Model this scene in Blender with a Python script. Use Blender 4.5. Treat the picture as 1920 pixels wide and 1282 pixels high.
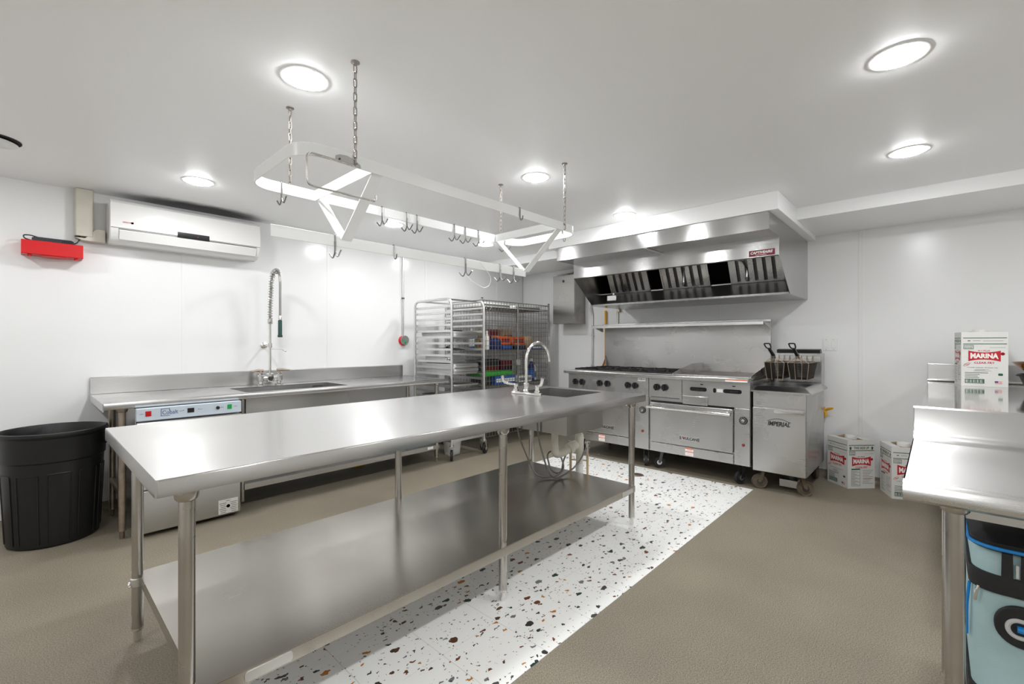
import bpy, bmesh, math, random
from mathutils import Vector, Matrix
random.seed(7)
PI = math.pi
for o in list(bpy.data.objects):
    bpy.data.objects.remove(o)
S = bpy.context.scene
COL = S.collection

# ------------------------------------------------------------------ camera
cam_d = bpy.data.cameras.new('camera')
cam_d.sensor_width = 36.0
cam_d.lens = 853.0 / 1920.0 * 36.0
cam_d.shift_y = 2.0 / 1920.0
cam_d.clip_start = 0.02
cam = bpy.data.objects.new('camera', cam_d)
COL.objects.link(cam)
cam.location = (0, 0, 1.26)
cam.rotation_euler = (PI / 2, 0, math.radians(43.0 - 90.0))
S.camera = cam

# ------------------------------------------------------------------ world, exposure
W = bpy.data.worlds.new('world')
S.world = W
W.use_nodes = True
W.node_tree.nodes['Background'].inputs[0].default_value = (0.02, 0.02, 0.02, 1)
S.view_settings.view_transform = 'Standard'
S.view_settings.look = 'None'
S.view_settings.exposure = 0.0
S.view_settings.gamma = 1.0
S.view_settings.use_curve_mapping = False
LIGHT = 186.0          # radiance of a downlight lens

# ------------------------------------------------------------------ materials
def srgb(r, g, b):
    f = lambda c: (c / 255 / 12.92) if c <= 10.3 else ((c / 255 + 0.055) / 1.055) ** 2.4
    return (f(r), f(g), f(b), 1)

MATS = {}
def mat(name, col, rough=0.5, metal=0.0, spec=0.5, coat=0.0, emit=None, estr=0.0, noise=0.0, nscale=20.0, bump=0.0, bscale=200.0, stretch=None, rvar=0.0, alpha=None, trans=0.0):
    m = bpy.data.materials.new(name)
    m.use_nodes = True
    nt = m.node_tree
    p = nt.nodes['Principled BSDF']
    p.inputs['Base Color'].default_value = col
    p.inputs['Roughness'].default_value = rough
    p.inputs['Metallic'].default_value = metal
    p.inputs['Specular IOR Level'].default_value = spec
    p.inputs['Coat Weight'].default_value = coat
    p.inputs['Transmission Weight'].default_value = trans
    if emit:
        p.inputs['Emission Color'].default_value = emit
        p.inputs['Emission Strength'].default_value = estr
    if noise or bump or rvar:
        tc = nt.nodes.new('ShaderNodeTexCoord')
        mp = nt.nodes.new('ShaderNodeMapping')
        nt.links.new(tc.outputs['Object'], mp.inputs['Vector'])
        if stretch:
            mp.inputs['Scale'].default_value = stretch
        n1 = nt.nodes.new('ShaderNodeTexNoise')
        n1.inputs['Scale'].default_value = nscale
        n1.inputs['Detail'].default_value = 5
        nt.links.new(mp.outputs['Vector'], n1.inputs['Vector'])
        if noise:
            mx = nt.nodes.new('ShaderNodeMix'); mx.data_type = 'RGBA'
            mx.inputs['A'].default_value = tuple(c * (1 - noise) for c in col[:3]) + (1,)
            mx.inputs['B'].default_value = tuple(min(1, c * (1 + noise)) for c in col[:3]) + (1,)
            nt.links.new(n1.outputs['Fac'], mx.inputs['Factor'])
            nt.links.new(mx.outputs['Result'], p.inputs['Base Color'])
        if rvar:
            mr = nt.nodes.new('ShaderNodeMapRange')
            mr.inputs['From Min'].default_value = 0.3
            mr.inputs['From Max'].default_value = 0.7
            mr.inputs['To Min'].default_value = max(0.02, rough - rvar)
            mr.inputs['To Max'].default_value = rough + rvar
            nt.links.new(n1.outputs['Fac'], mr.inputs['Value'])
            nt.links.new(mr.outputs['Result'], p.inputs['Roughness'])
        if bump:
            n2 = nt.nodes.new('ShaderNodeTexNoise')
            n2.inputs['Scale'].default_value = bscale
            n2.inputs['Detail'].default_value = 3
            nt.links.new(mp.outputs['Vector'], n2.inputs['Vector'])
            bp = nt.nodes.new('ShaderNodeBump')
            bp.inputs['Strength'].default_value = bump
            bp.inputs['Distance'].default_value = 0.002
            nt.links.new(n2.outputs['Fac'], bp.inputs['Height'])
            nt.links.new(bp.outputs['Normal'], p.inputs['Normal'])
    MATS[name] = m
    return m

def steel(name, c, rough, axis='x', noise=0.012, bump=0.0, rvar=0.008, tint=(1, 0.99, 0.97), cloud=0.02):
    # brushed sheet: very fine streaks along one axis plus broad cloudy wear
    st = {'x': (0.5, 30, 30), 'y': (30, 0.5, 30), 'z': (30, 30, 0.5), 'c': (1, 1, 1)}[axis]
    m = mat(name, (c * tint[0], c * tint[1], c * tint[2], 1), rough, 1.0, noise=noise, nscale=9 if axis != 'c' else 5, bump=bump, bscale=30, stretch=st, rvar=rvar)
    nt = m.node_tree; p = nt.nodes['Principled BSDF']
    src = p.inputs['Roughness'].links[0].from_socket
    tc = nt.nodes.new('ShaderNodeTexCoord')
    n = nt.nodes.new('ShaderNodeTexNoise'); n.inputs['Scale'].default_value = 2.6; n.inputs['Detail'].default_value = 2
    nt.links.new(tc.outputs['Object'], n.inputs['Vector'])
    mr = nt.nodes.new('ShaderNodeMapRange'); mr.inputs['From Min'].default_value = .3; mr.inputs['From Max'].default_value = .7
    mr.inputs['To Min'].default_value = -cloud; mr.inputs['To Max'].default_value = cloud
    nt.links.new(n.outputs['Fac'], mr.inputs['Value'])
    ad = nt.nodes.new('ShaderNodeMath'); ad.operation = 'ADD'; ad.use_clamp = True
    nt.links.new(src, ad.inputs[0]); nt.links.new(mr.outputs['Result'], ad.inputs[1])
    nt.links.new(ad.outputs[0], p.inputs['Roughness'])
    tv = nt.nodes.new('ShaderNodeCombineXYZ')
    for k, ax in enumerate('xyz'): tv.inputs[k].default_value = 1.0 if ax == axis else (0.05, 0.06, 0.09)[k]
    nt.links.new(tv.outputs[0], p.inputs['Tangent'])
    p.inputs['Anisotropic'].default_value = 0.65
    p.inputs['Anisotropic Rotation'].default_value = 0.25
    return m

M_STX = steel('steel_brushed_long', 0.55, 0.25, 'x')
M_TOP = steel('steel_table_top', 0.72, 0.25, 'x', noise=0.03)
M_SHELF = steel('steel_worn_shelf', 0.50, 0.23, 'x', cloud=0.04, tint=(1, 0.945, 0.86))
M_STY = steel('steel_brushed_cross', 0.62, 0.27, 'y')
M_STZ = steel('steel_brushed_upright', 0.55, 0.27, 'z', noise=0.03)
M_RNG = steel('steel_range_front', 0.53, 0.28, 'y', cloud=0.045)
M_HOOD = steel('steel_hood', 0.47, 0.20, 'y')
M_HOOD.node_tree.nodes['Principled BSDF'].inputs['Anisotropic'].default_value = 0.85
M_HOODIN = steel('steel_hood_inside', 0.30, 0.35, 'y', noise=0.1)
M_SPL = steel('steel_smeared_backsplash', 0.52, 0.29, 'y', cloud=0.06)
M_CAB = steel('steel_grimy_cabinet', 0.36, 0.26, 'z', noise=0.06, cloud=0.05, tint=(1, .97, .92))
M_TUBE = mat('steel_leg_tube', (0.52, 0.50, 0.47, 1), 0.25, 1.0, noise=0.12, nscale=6, rvar=0.05)
M_RUST = mat('steel_leg_rusty', (0.40, 0.33, 0.27, 1), 0.38, 1.0, noise=0.35, nscale=30, rvar=0.1)
M_CHROME = mat('chrome', (0.78, 0.77, 0.75, 1), 0.10, 1.0)
M_ALU = mat('aluminium', (0.72, 0.72, 0.71, 1), 0.32, 1.0, noise=0.06, nscale=15)
M_PAN = mat('aluminium_pan', (0.62, 0.62, 0.61, 1), 0.36, 1.0, noise=0.08, nscale=25)
M_WIRE = mat('zinc_wire', (0.36, 0.35, 0.33, 1), 0.38, 1.0)
M_CHAIN = mat('rusty_chain', (0.36, 0.325, 0.29, 1), 0.4, 1.0, noise=0.25, nscale=60)
M_HOOK = mat('dull_hook_steel', (0.26, 0.255, 0.245, 1), 0.3, 1.0)
M_HOSE = mat('braided_hose', (0.22, 0.21, 0.20, 1), 0.45, 1.0)
M_DARKST = mat('dark_steel', (0.10, 0.10, 0.10, 1), 0.4, 0.9)
M_IRON = mat('cast_iron', (0.018, 0.017, 0.016, 1), 0.55, 0.3, noise=0.3, nscale=40)
M_GRID = mat('griddle_plate', (0.20, 0.16, 0.13, 1), 0.42, 0.9, noise=0.4, nscale=8, rvar=0.1)
M_BLACK = mat('black_plastic', (0.012, 0.012, 0.013, 1), 0.32, 0, noise=0.1)
M_CAN = mat('black_can_plastic', (0.006, 0.006, 0.0065, 1), 0.40, 0, noise=0.3, nscale=6, bump=0.08, bscale=60)
M_RUBBER = mat('rubber', (0.02, 0.02, 0.02, 1), 0.6)
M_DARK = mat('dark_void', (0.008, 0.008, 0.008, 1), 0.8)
M_WALL = mat('white_wall_panel', (0.835, 0.837, 0.83, 1), 0.22, 0, spec=0.45, noise=0.012, nscale=1.2, bump=0.015, bscale=3)
M_TRIM = mat('white_trim_strip', (0.82, 0.815, 0.80, 1), 0.3)
M_CEIL = mat('white_ceiling', (0.95, 0.952, 0.948, 1), 0.38, 0, spec=0.4, noise=0.01, nscale=1.0)
M_RACKW = mat('white_painted_rack', (0.82, 0.825, 0.81, 1), 0.28, 0, noise=0.02, nscale=8)
M_LENS = mat('led_lens', (1, 1, 1, 1), 0.5, emit=(0.975, 0.985, 1.0, 1), estr=LIGHT)
M_WHITE = mat('white_plastic', (0.80, 0.80, 0.78, 1), 0.28, 0, noise=0.01, nscale=5)
M_ACW = mat('air_conditioner_white', (0.80, 0.795, 0.775, 1), 0.16, 0, spec=0.5, noise=0.01, nscale=4)
M_BEIGE = mat('aged_beige_cover', (0.60, 0.57, 0.48, 1), 0.4, 0, noise=0.12, nscale=10)
M_RED = mat('red_plastic', srgb(212, 8, 18), 0.35, 0, noise=0.03)
M_CHARC = mat('charcoal_plastic', srgb(48, 50, 56), 0.45, 0, noise=0.1)
M_PVC = mat('stained_white_pipe', (0.70, 0.66, 0.57, 1), 0.35, 0, noise=0.08, nscale=14)
M_CREAM = mat('cream_pipe', (0.62, 0.48, 0.30, 1), 0.4, 0, noise=0.1)
M_YEL = mat('yellow_paint', srgb(232, 170, 20), 0.4)
M_BRWN = mat('brown_bristle', srgb(140, 80, 35), 0.7, noise=0.2)
M_GREEN = mat('dark_green_grip', srgb(12, 60, 52), 0.35)
M_CARD = mat('white_carton', (0.76, 0.755, 0.72, 1), 0.5, 0, noise=0.03, nscale=8)
M_KRAFT = mat('kraft_card', (0.34, 0.22, 0.12, 1), 0.8, noise=0.1)
M_PRED = mat('print_red', srgb(196, 26, 42), 0.5)
M_PGRN = mat('print_green', srgb(40, 92, 66), 0.5)
M_PGRY = mat('print_grey', srgb(110, 116, 112), 0.5)
M_PWHT = mat('print_white', srgb(244, 244, 240), 0.5)
M_PBLU = mat('print_blue', srgb(52, 66, 140), 0.5)
M_PPNK = mat('print_pink', srgb(222, 130, 128), 0.5)
M_PDRK = mat('print_dark', srgb(38, 42, 46), 0.5)
M_PORG = mat('print_orange', srgb(214, 96, 40), 0.5)
M_CRIM = mat('crimson_badge', srgb(122, 16, 42), 0.4)
M_PALEB = mat('pale_blue_panel', srgb(206, 218, 228), 0.35)
M_RLED = mat('red_switch', srgb(190, 16, 16), 0.3)
M_GLED = mat('green_switch', srgb(30, 170, 80), 0.3)
M_BAGC = mat('pale_aqua_fabric', srgb(168, 196, 198), 0.75, 0, noise=0.06, nscale=30, bump=0.2, bscale=400)
M_BAGD = mat('black_bag_fabric', (0.014, 0.014, 0.016, 1), 0.6, 0, noise=0.2, nscale=40, bump=0.15, bscale=400)
M_BAGB = mat('bright_blue_piping', srgb(20, 140, 220), 0.45)
M_BAGW = mat('pale_grey_piping', srgb(206, 206, 204), 0.5)
M_WOK = mat('browned_wok', srgb(120, 74, 26), 0.3, 0.8, noise=0.4, nscale=7)
M_ORNG = mat('orange_carton', srgb(226, 98, 28), 0.55, noise=0.1)
M_NAVY = mat('navy_pack', srgb(24, 42, 96), 0.5, noise=0.2)
M_BLUE = mat('blue_carton', srgb(36, 98, 182), 0.5, noise=0.1)
M_LIME = mat('green_tray', srgb(56, 176, 56), 0.4)
M_TAN = mat('tan_pack', srgb(190, 170, 140), 0.6, noise=0.15)
M_OLIVE = mat('olive_pack', srgb(142, 140, 96), 0.5, noise=0.15)
M_MAROON = mat('maroon_box', srgb(120, 24, 30), 0.5, noise=0.1)
M_FRYM = mat('fry_basket_mesh', (0.06, 0.055, 0.05, 1), 0.45, 0.9)
M_FRYW = mat('fry_basket_wire', (0.42, 0.33, 0.25, 1), 0.35, 1.0)
M_DIRTW = mat('dirty_wheel', srgb(104, 92, 78), 0.75, noise=0.5, nscale=70)
M_GAUGE = mat('grey_gauge_face', srgb(128, 134, 128), 0.4, noise=0.2, nscale=50)
M_GAP = mat('joint_filler', srgb(170, 168, 160), 0.6)

def floor_material():
    m = bpy.data.materials.new('epoxy_quartz_floor'); m.use_nodes = True
    nt = m.node_tree; p = nt.nodes['Principled BSDF']
    g = nt.nodes.new('ShaderNodeNewGeometry')
    a = nt.nodes.new('ShaderNodeTexNoise'); a.inputs['Scale'].default_value = 210; a.inputs['Detail'].default_value = 2
    b = nt.nodes.new('ShaderNodeTexNoise'); b.inputs['Scale'].default_value = 1.7; b.inputs['Detail'].default_value = 6
    for n in (a, b): nt.links.new(g.outputs['Position'], n.inputs['Vector'])
    r1 = nt.nodes.new('ShaderNodeValToRGB')
    r1.color_ramp.elements[0].position = 0.3; r1.color_ramp.elements[0].color = srgb(108, 100, 84)
    r1.color_ramp.elements[1].position = 0.72; r1.color_ramp.elements[1].color = srgb(164, 155, 138)
    nt.links.new(a.outputs['Fac'], r1.inputs['Fac'])
    r2 = nt.nodes.new('ShaderNodeValToRGB')
    r2.color_ramp.elements[0].position = 0.3; r2.color_ramp.elements[0].color = (0.86, 0.86, 0.86, 1)
    r2.color_ramp.elements[1].position = 0.7; r2.color_ramp.elements[1].color = (1.06, 1.06, 1.06, 1)
    nt.links.new(b.outputs['Fac'], r2.inputs['Fac'])
    mx = nt.nodes.new('ShaderNodeMix'); mx.data_type = 'RGBA'; mx.blend_type = 'MULTIPLY'
    mx.inputs['Factor'].default_value = 1
    nt.links.new(r1.outputs['Color'], mx.inputs['A']); nt.links.new(r2.outputs['Color'], mx.inputs['B'])
    nt.links.new(mx.outputs['Result'], p.inputs['Base Color'])
    p.inputs['Roughness'].default_value = 0.5
    p.inputs['Specular IOR Level'].default_value = 0.35
    bp = nt.nodes.new('ShaderNodeBump'); bp.inputs['Strength'].default_value = 0.12; bp.inputs['Distance'].default_value = 0.002
    nt.links.new(a.outputs['Fac'], bp.inputs['Height']); nt.links.new(bp.outputs['Normal'], p.inputs['Normal'])
    return m
M_FLOOR = floor_material()

def terrazzo_material():
    m = bpy.data.materials.new('terrazzo_vinyl'); m.use_nodes = True
    nt = m.node_tree; p = nt.nodes['Principled BSDF']; L = nt.links.new
    g = nt.nodes.new('ShaderNodeNewGeometry')
    oi = nt.nodes.new('ShaderNodeObjectInfo')
    sc = nt.nodes.new('ShaderNodeMath'); sc.operation = 'MULTIPLY'; sc.inputs[1].default_value = 37.0
    L(oi.outputs['Random'], sc.inputs[0])
    ad = nt.nodes.new('ShaderNodeVectorMath'); ad.operation = 'ADD'
    L(g.outputs['Position'], ad.inputs[0]); L(sc.outputs[0], ad.inputs[1])
    fl = nt.nodes.new('ShaderNodeVectorMath'); fl.operation = 'MULTIPLY'; fl.inputs[1].default_value = (1, 1, 0)
    L(ad.outputs[0], fl.inputs[0])
    wn = nt.nodes.new('ShaderNodeTexNoise'); wn.inputs['Scale'].default_value = 42; wn.inputs['Detail'].default_value = 1
    L(fl.outputs[0], wn.inputs['Vector'])
    wm = nt.nodes.new('ShaderNodeVectorMath'); wm.operation = 'SCALE'; wm.inputs['Scale'].default_value = 0.03
    L(wn.outputs['Color'], wm.inputs[0])
    wa = nt.nodes.new('ShaderNodeVectorMath'); wa.operation = 'ADD'
    L(fl.outputs[0], wa.inputs[0]); L(wm.outputs[0], wa.inputs[1])
    col_in = None
    base = srgb(247, 247, 244)
    prev = None
    for scale, lo, hi, gt in ((10.5, 0.08, 0.24, .64), (22, 0.06, 0.22, .74), (55, 0.06, 0.22, .80)):
        v = nt.nodes.new('ShaderNodeTexVoronoi'); v.voronoi_dimensions = '2D'; v.distance = 'CHEBYCHEV' if scale == 22 else 'EUCLIDEAN'
        v.inputs['Scale'].default_value = scale
        ml = nt.nodes.new('ShaderNodeMapping'); ml.inputs['Rotation'].default_value = (0, 0, scale * .37)
        ml.inputs['Scale'].default_value = (1, 1.7 if scale < 50 else 1.3, 1)
        L(wa.outputs[0], ml.inputs['Vector']); L(ml.outputs['Vector'], v.inputs['Vector'])
        sp = nt.nodes.new('ShaderNodeSeparateColor'); L(v.outputs['Color'], sp.inputs[0])
        mr = nt.nodes.new('ShaderNodeMapRange'); mr.inputs['To Min'].default_value = lo; mr.inputs['To Max'].default_value = hi
        L(sp.outputs[0], mr.inputs['Value'])
        cmp = nt.nodes.new('ShaderNodeMath'); cmp.operation = 'LESS_THAN'
        L(v.outputs['Distance'], cmp.inputs[0]); L(mr.outputs['Result'], cmp.inputs[1])
        if True:
            gate = nt.nodes.new('ShaderNodeMath'); gate.operation = 'GREATER_THAN'; gate.inputs[1].default_value = gt
            L(sp.outputs[2], gate.inputs[0])
            mu = nt.nodes.new('ShaderNodeMath'); mu.operation = 'MULTIPLY'
            L(cmp.outputs[0], mu.inputs[0]); L(gate.outputs[0], mu.inputs[1]); cmp = mu
        cr = nt.nodes.new('ShaderNodeValToRGB'); cr.color_ramp.interpolation = 'CONSTANT'
        cols = [(70, 70, 72), (36, 62, 54), (112, 62, 34), (58, 52, 48), (190, 124, 52), (120, 120, 122), (86, 58, 40)]
        e = cr.color_ramp.elements
        while len(e) < len(cols): e.new(0.5)
        for i, c in enumerate(cols):
            e[i].position = i / len(cols); e[i].color = srgb(*c)
        L(sp.outputs[1], cr.inputs['Fac'])
        mx = nt.nodes.new('ShaderNodeMix'); mx.data_type = 'RGBA'
        if prev is None: mx.inputs['A'].default_value = base
        else: L(prev.outputs['Result'], mx.inputs['A'])
        L(cr.outputs['Color'], mx.inputs['B']); L(cmp.outputs[0], mx.inputs['Factor'])
        prev = mx
    L(prev.outputs['Result'], p.inputs['Base Color'])
    p.inputs['Roughness'].default_value = 0.34
    p.inputs['Specular IOR Level'].default_value = 0.35
    return m
M_TERR = terrazzo_material()

# ------------------------------------------------------------------ geometry helpers
def rootloc(o):
    v = Vector((0, 0, 0))
    while o is not None:
        v += o.location; o = o.parent
    return v

TEXTCACHE = {}
def text_geo(s, bold=0.0, shear=0.0, spacing=1.0):
    key = (s, bold, shear, spacing)
    if key not in TEXTCACHE:
        cu = bpy.data.curves.new('lettering', 'FONT')
        cu.body = s; cu.size = 1.0; cu.resolution_u = 3; cu.offset = bold; cu.shear = shear; cu.space_character = spacing
        ob = bpy.data.objects.new('lettering', cu); COL.objects.link(ob)
        dg = bpy.context.evaluated_depsgraph_get()
        me = bpy.data.meshes.new_from_object(ob.evaluated_get(dg))
        vs = [v.co.copy() for v in me.vertices]; fs = [tuple(p.vertices) for p in me.polygons]
        bpy.data.objects.remove(ob); bpy.data.curves.remove(cu); bpy.data.meshes.remove(me)
        x0 = min((v.x for v in vs), default=0); x1 = max((v.x for v in vs), default=1)
        y0 = min((v.y for v in vs), default=0); y1 = max((v.y for v in vs), default=1)
        TEXTCACHE[key] = (vs, fs, x0, x1, y0, y1)
    return TEXTCACHE[key]

class MB:
    def __init__(self):
        self.v = []; self.f = []; self.mi = []; self.cur = 0
    def add(self, vs, fs):
        n = len(self.v)
        self.v += [Vector(p) for p in vs]
        self.f += [tuple(i + n for i in f) for f in fs]
        self.mi += [self.cur] * len(fs)
        return self
    def box(self, x0, y0, z0, x1, y1, z1):
        vs = [(x, y, z) for z in (z0, z1) for y in (y0, y1) for x in (x0, x1)]
        return self.add(vs, [(0, 2, 3, 1), (4, 5, 7, 6), (0, 1, 5, 4), (2, 6, 7, 3), (0, 4, 6, 2), (1, 3, 7, 5)])
    def obox(self, c, a, b, d):
        c, a, b, d = Vector(c), Vector(a), Vector(b), Vector(d)
        vs = [c + a * x + b * y + d * z for z in (-1, 1) for y in (-1, 1) for x in (-1, 1)]
        return self.add(vs, [(0, 2, 3, 1), (4, 5, 7, 6), (0, 1, 5, 4), (2, 6, 7, 3), (0, 4, 6, 2), (1, 3, 7, 5)])
    def tube(self, pts, r, n=10, closed=False, caps=True):
        pts = [Vector(p) for p in pts]; N = len(pts)
        rs = r if isinstance(r, (list, tuple)) else [r] * N
        vs = []; up = None
        for i, p in enumerate(pts):
            if closed: t = pts[(i + 1) % N] - pts[i - 1]
            else: t = pts[min(i + 1, N - 1)] - pts[max(i - 1, 0)]
            t.normalize()
            if up is None:
                up = Vector((0, 0, 1)) if abs(t.z) < 0.9 else Vector((1, 0, 0))
            x = up - t * up.dot(t)
            if x.length < 1e-6: x = t.orthogonal()
            x.normalize(); up = x; y = t.cross(x)
            for k in range(n):
                a = 2 * PI * k / n
                vs.append(p + (x * math.cos(a) + y * math.sin(a)) * rs[i])
        fs = []
        for i in range(N if closed else N - 1):
            j = (i + 1) % N
            for k in range(n):
                l = (k + 1) % n
                fs.append((i * n + k, i * n + l, j * n + l, j * n + k))
        if caps and not closed:
            fs.append(tuple(reversed(range(n)))); fs.append(tuple((N - 1) * n + k for k in range(n)))
        return self.add(vs, fs)
    def cyl(self, a, b, r, n=14, r2=None):
        return self.tube([a, b], [r, r if r2 is None else r2], n)
    def lathe(self, prof, c, n=24, ax=(0, 0, 1), closed=False):
        ax = Vector(ax).normalized(); x = ax.orthogonal().normalized(); y = ax.cross(x); c = Vector(c)
        vs = []; m = len(prof)
        for r, z in prof:
            for k in range(n):
                a = 2 * PI * k / n
                vs.append(c + ax * z + (x * math.cos(a) + y * math.sin(a)) * r)
        fs = []
        for i in range(m if closed else m - 1):
            j = (i + 1) % m
            for k in range(n):
                l = (k + 1) % n
                fs.append((i * n + k, i * n + l, j * n + l, j * n + k))
        if not closed:
            fs.append(tuple(reversed(range(n)))); fs.append(tuple((m - 1) * n + k for k in range(n)))
        return self.add(vs, fs)
    def prism(self, poly, o, u, v, w):
        o, u, v, w = Vector(o), Vector(u), Vector(v), Vector(w)
        n = len(poly)
        vs = [o + u * a + v * b for a, b in poly] + [o + u * a + v * b + w for a, b in poly]
        fs = [tuple(reversed(range(n))), tuple(range(n, 2 * n))]
        for i in range(n):
            j = (i + 1) % n
            fs.append((i, j, n + j, n + i))
        return self.add(vs, fs)
    def ribbon(self, pts, h, t, closed=False):
        # vertical flat bar of height h and thickness t along a path in plan
        pts = [Vector(p) for p in pts]; N = len(pts); vs = []
        for i, p in enumerate(pts):
            if closed: d = pts[(i + 1) % N] - pts[i - 1]
            else: d = pts[min(i + 1, N - 1)] - pts[max(i - 1, 0)]
            d.z = 0; d.normalize(); s = Vector((-d.y, d.x, 0)) * t / 2
            vs += [p - s, p + s, p + s + Vector((0, 0, h)), p - s + Vector((0, 0, h))]
        fs = []
        for i in range(N if closed else N - 1):
            j = (i + 1) % N
            for k in range(4):
                l = (k + 1) % 4
                fs.append((i * 4 + k, j * 4 + k, j * 4 + l, i * 4 + l))
        if not closed:
            fs.append((0, 1, 2, 3)); fs.append(tuple((N - 1) * 4 + k for k in (3, 2, 1, 0)))
        return self.add(vs, fs)
    def quad(self, a, b, c, d):
        return self.add([a, b, c, d], [(0, 1, 2, 3)])
    def text(self, s, o, ex, ey, size=None, width=None, height=None, bold=0.0, shear=0.0, align='c', warp=None, spacing=1.0):
        vs, fs, x0, x1, y0, y1 = text_geo(s, bold, shear, spacing)
        sx = sy = size if size else (height / max(1e-6, y1 - y0) if height else width / (x1 - x0))
        if width: sx = width / (x1 - x0)
        if height: sy = height / (y1 - y0)
        off = (x0 + x1) / 2 if align == 'c' else x0
        o, ex, ey = Vector(o), Vector(ex), Vector(ey)
        out = []
        for v in vs:
            a = (v.x - off) * sx; b = (v.y - (y0 + y1) / 2) * sy
            if warp: b *= warp(a)
            out.append(o + ex * a + ey * b)
        return self.add(out, fs)
    def build(self, name, m, parent=None, smooth=True, bevel=0.0, seg=2, label=None):
        me = bpy.data.meshes.new(name)
        off = rootloc(parent) if parent else Vector((0, 0, 0))
        me.from_pydata([tuple(p - off) for p in self.v], [], self.f)
        ms = m if isinstance(m, (list, tuple)) else [m]
        for q in ms: me.materials.append(q)
        if len(ms) > 1: me.polygons.foreach_set('material_index', self.mi)
        bm = bmesh.new(); bm.from_mesh(me)
        if len(ms) == 1: bmesh.ops.recalc_face_normals(bm, faces=bm.faces)
        bm.to_mesh(me); bm.free()
        if smooth:
            me.polygons.foreach_set('use_smooth', [True] * len(me.polygons))
            me.set_sharp_from_angle(angle=math.radians(38))
        me.update()
        o = bpy.data.objects.new(name, me); COL.objects.link(o)
        if parent: o.parent = parent
        if bevel:
            b = o.modifiers.new('edge', 'BEVEL'); b.width = bevel; b.segments = seg; b.limit_method = 'ANGLE'; b.angle_limit = math.radians(40)
        if label: o['label'] = label
        return o

def thing(name, label, cat, loc=(0, 0, 0), group=None):
    o = bpy.data.objects.new(name, None); COL.objects.link(o)
    o.empty_display_size = 0.05
    o.location = loc; o['label'] = label; o['category'] = cat
    if group: o['group'] = group
    return o
def tag(o, label, cat, group=None):
    o['label'] = label; o['category'] = cat
    if group: o['group'] = group
    return o
def struct(o):
    o['kind'] = 'structure'; return o
def inst(name, me, loc, parent=None, rot=None):
    o = bpy.data.objects.new(name, me); COL.objects.link(o); o.location = loc
    if rot: o.rotation_euler = rot
    if parent: o.parent = parent
    return o
def copy_tree(o, parent=None):
    c = o.copy(); COL.objects.link(c); c.parent = parent
    for ch in list(o.children): copy_tree(ch, c)
    return c
def arc(c, r, a0, a1, n, u, v):
    c, u, v = Vector(c), Vector(u), Vector(v)
    return [c + (u * math.cos(a0 + (a1 - a0) * i / n) + v * math.sin(a0 + (a1 - a0) * i / n)) * r for i in range(n + 1)]
def fillet(pts, r, n=5):
    pts = [Vector(p) for p in pts]; out = [pts[0]]
    for i in range(1, len(pts) - 1):
        p = pts[i]; a = (pts[i - 1] - p); b = (pts[i + 1] - p)
        ra = min(r, a.length * 0.49, b.length * 0.49)
        s = p + a.normalized() * ra; e = p + b.normalized() * ra
        for k in range(n + 1):
            t = k / n
            out.append(s * (1 - t) ** 2 + p * 2 * t * (1 - t) + e * t * t)
    out.append(pts[-1]); return out
NX, NY = Vector((-1, 0, 0)), Vector((0, -1, 0))
UX, UY, UZ = Vector((1, 0, 0)), Vector((0, 1, 0)), Vector((0, 0, 1))

# ================================================================== SETTING
X0, X1, Y0, Y1, ZC = -2.0, 5.2, -2.7, 4.62, 2.385
floor = struct(MB().box(X0 - .1, Y0 - .1, -0.1, X1 + .1, Y1 + .1, 0).build('floor', M_FLOOR, smooth=False))
ceiling = struct(MB().box(X0 - .1, Y0 - .1, ZC, X1 + .1, Y1 + .1, ZC + .1).build('ceiling', M_CEIL, smooth=False))
wl = struct(MB().box(X0 - .1, Y1 + .006, 0, X1 + .1, Y1 + .1, ZC).build('wall_left', M_GAP, smooth=False))
wb = struct(MB().box(X1 + .006, Y0 - .1, 0, X1 + .1, Y1 + .006, ZC).build('wall_back', M_GAP, smooth=False))
wr = struct(MB().box(X0, Y0 - .1, 0, X1, Y0, ZC).build('wall_right', M_WALL, smooth=False))
wf = struct(MB().box(X0 - .1, Y0, 0, X0, Y1, ZC).build('wall_front', M_WALL, smooth=False))
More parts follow.
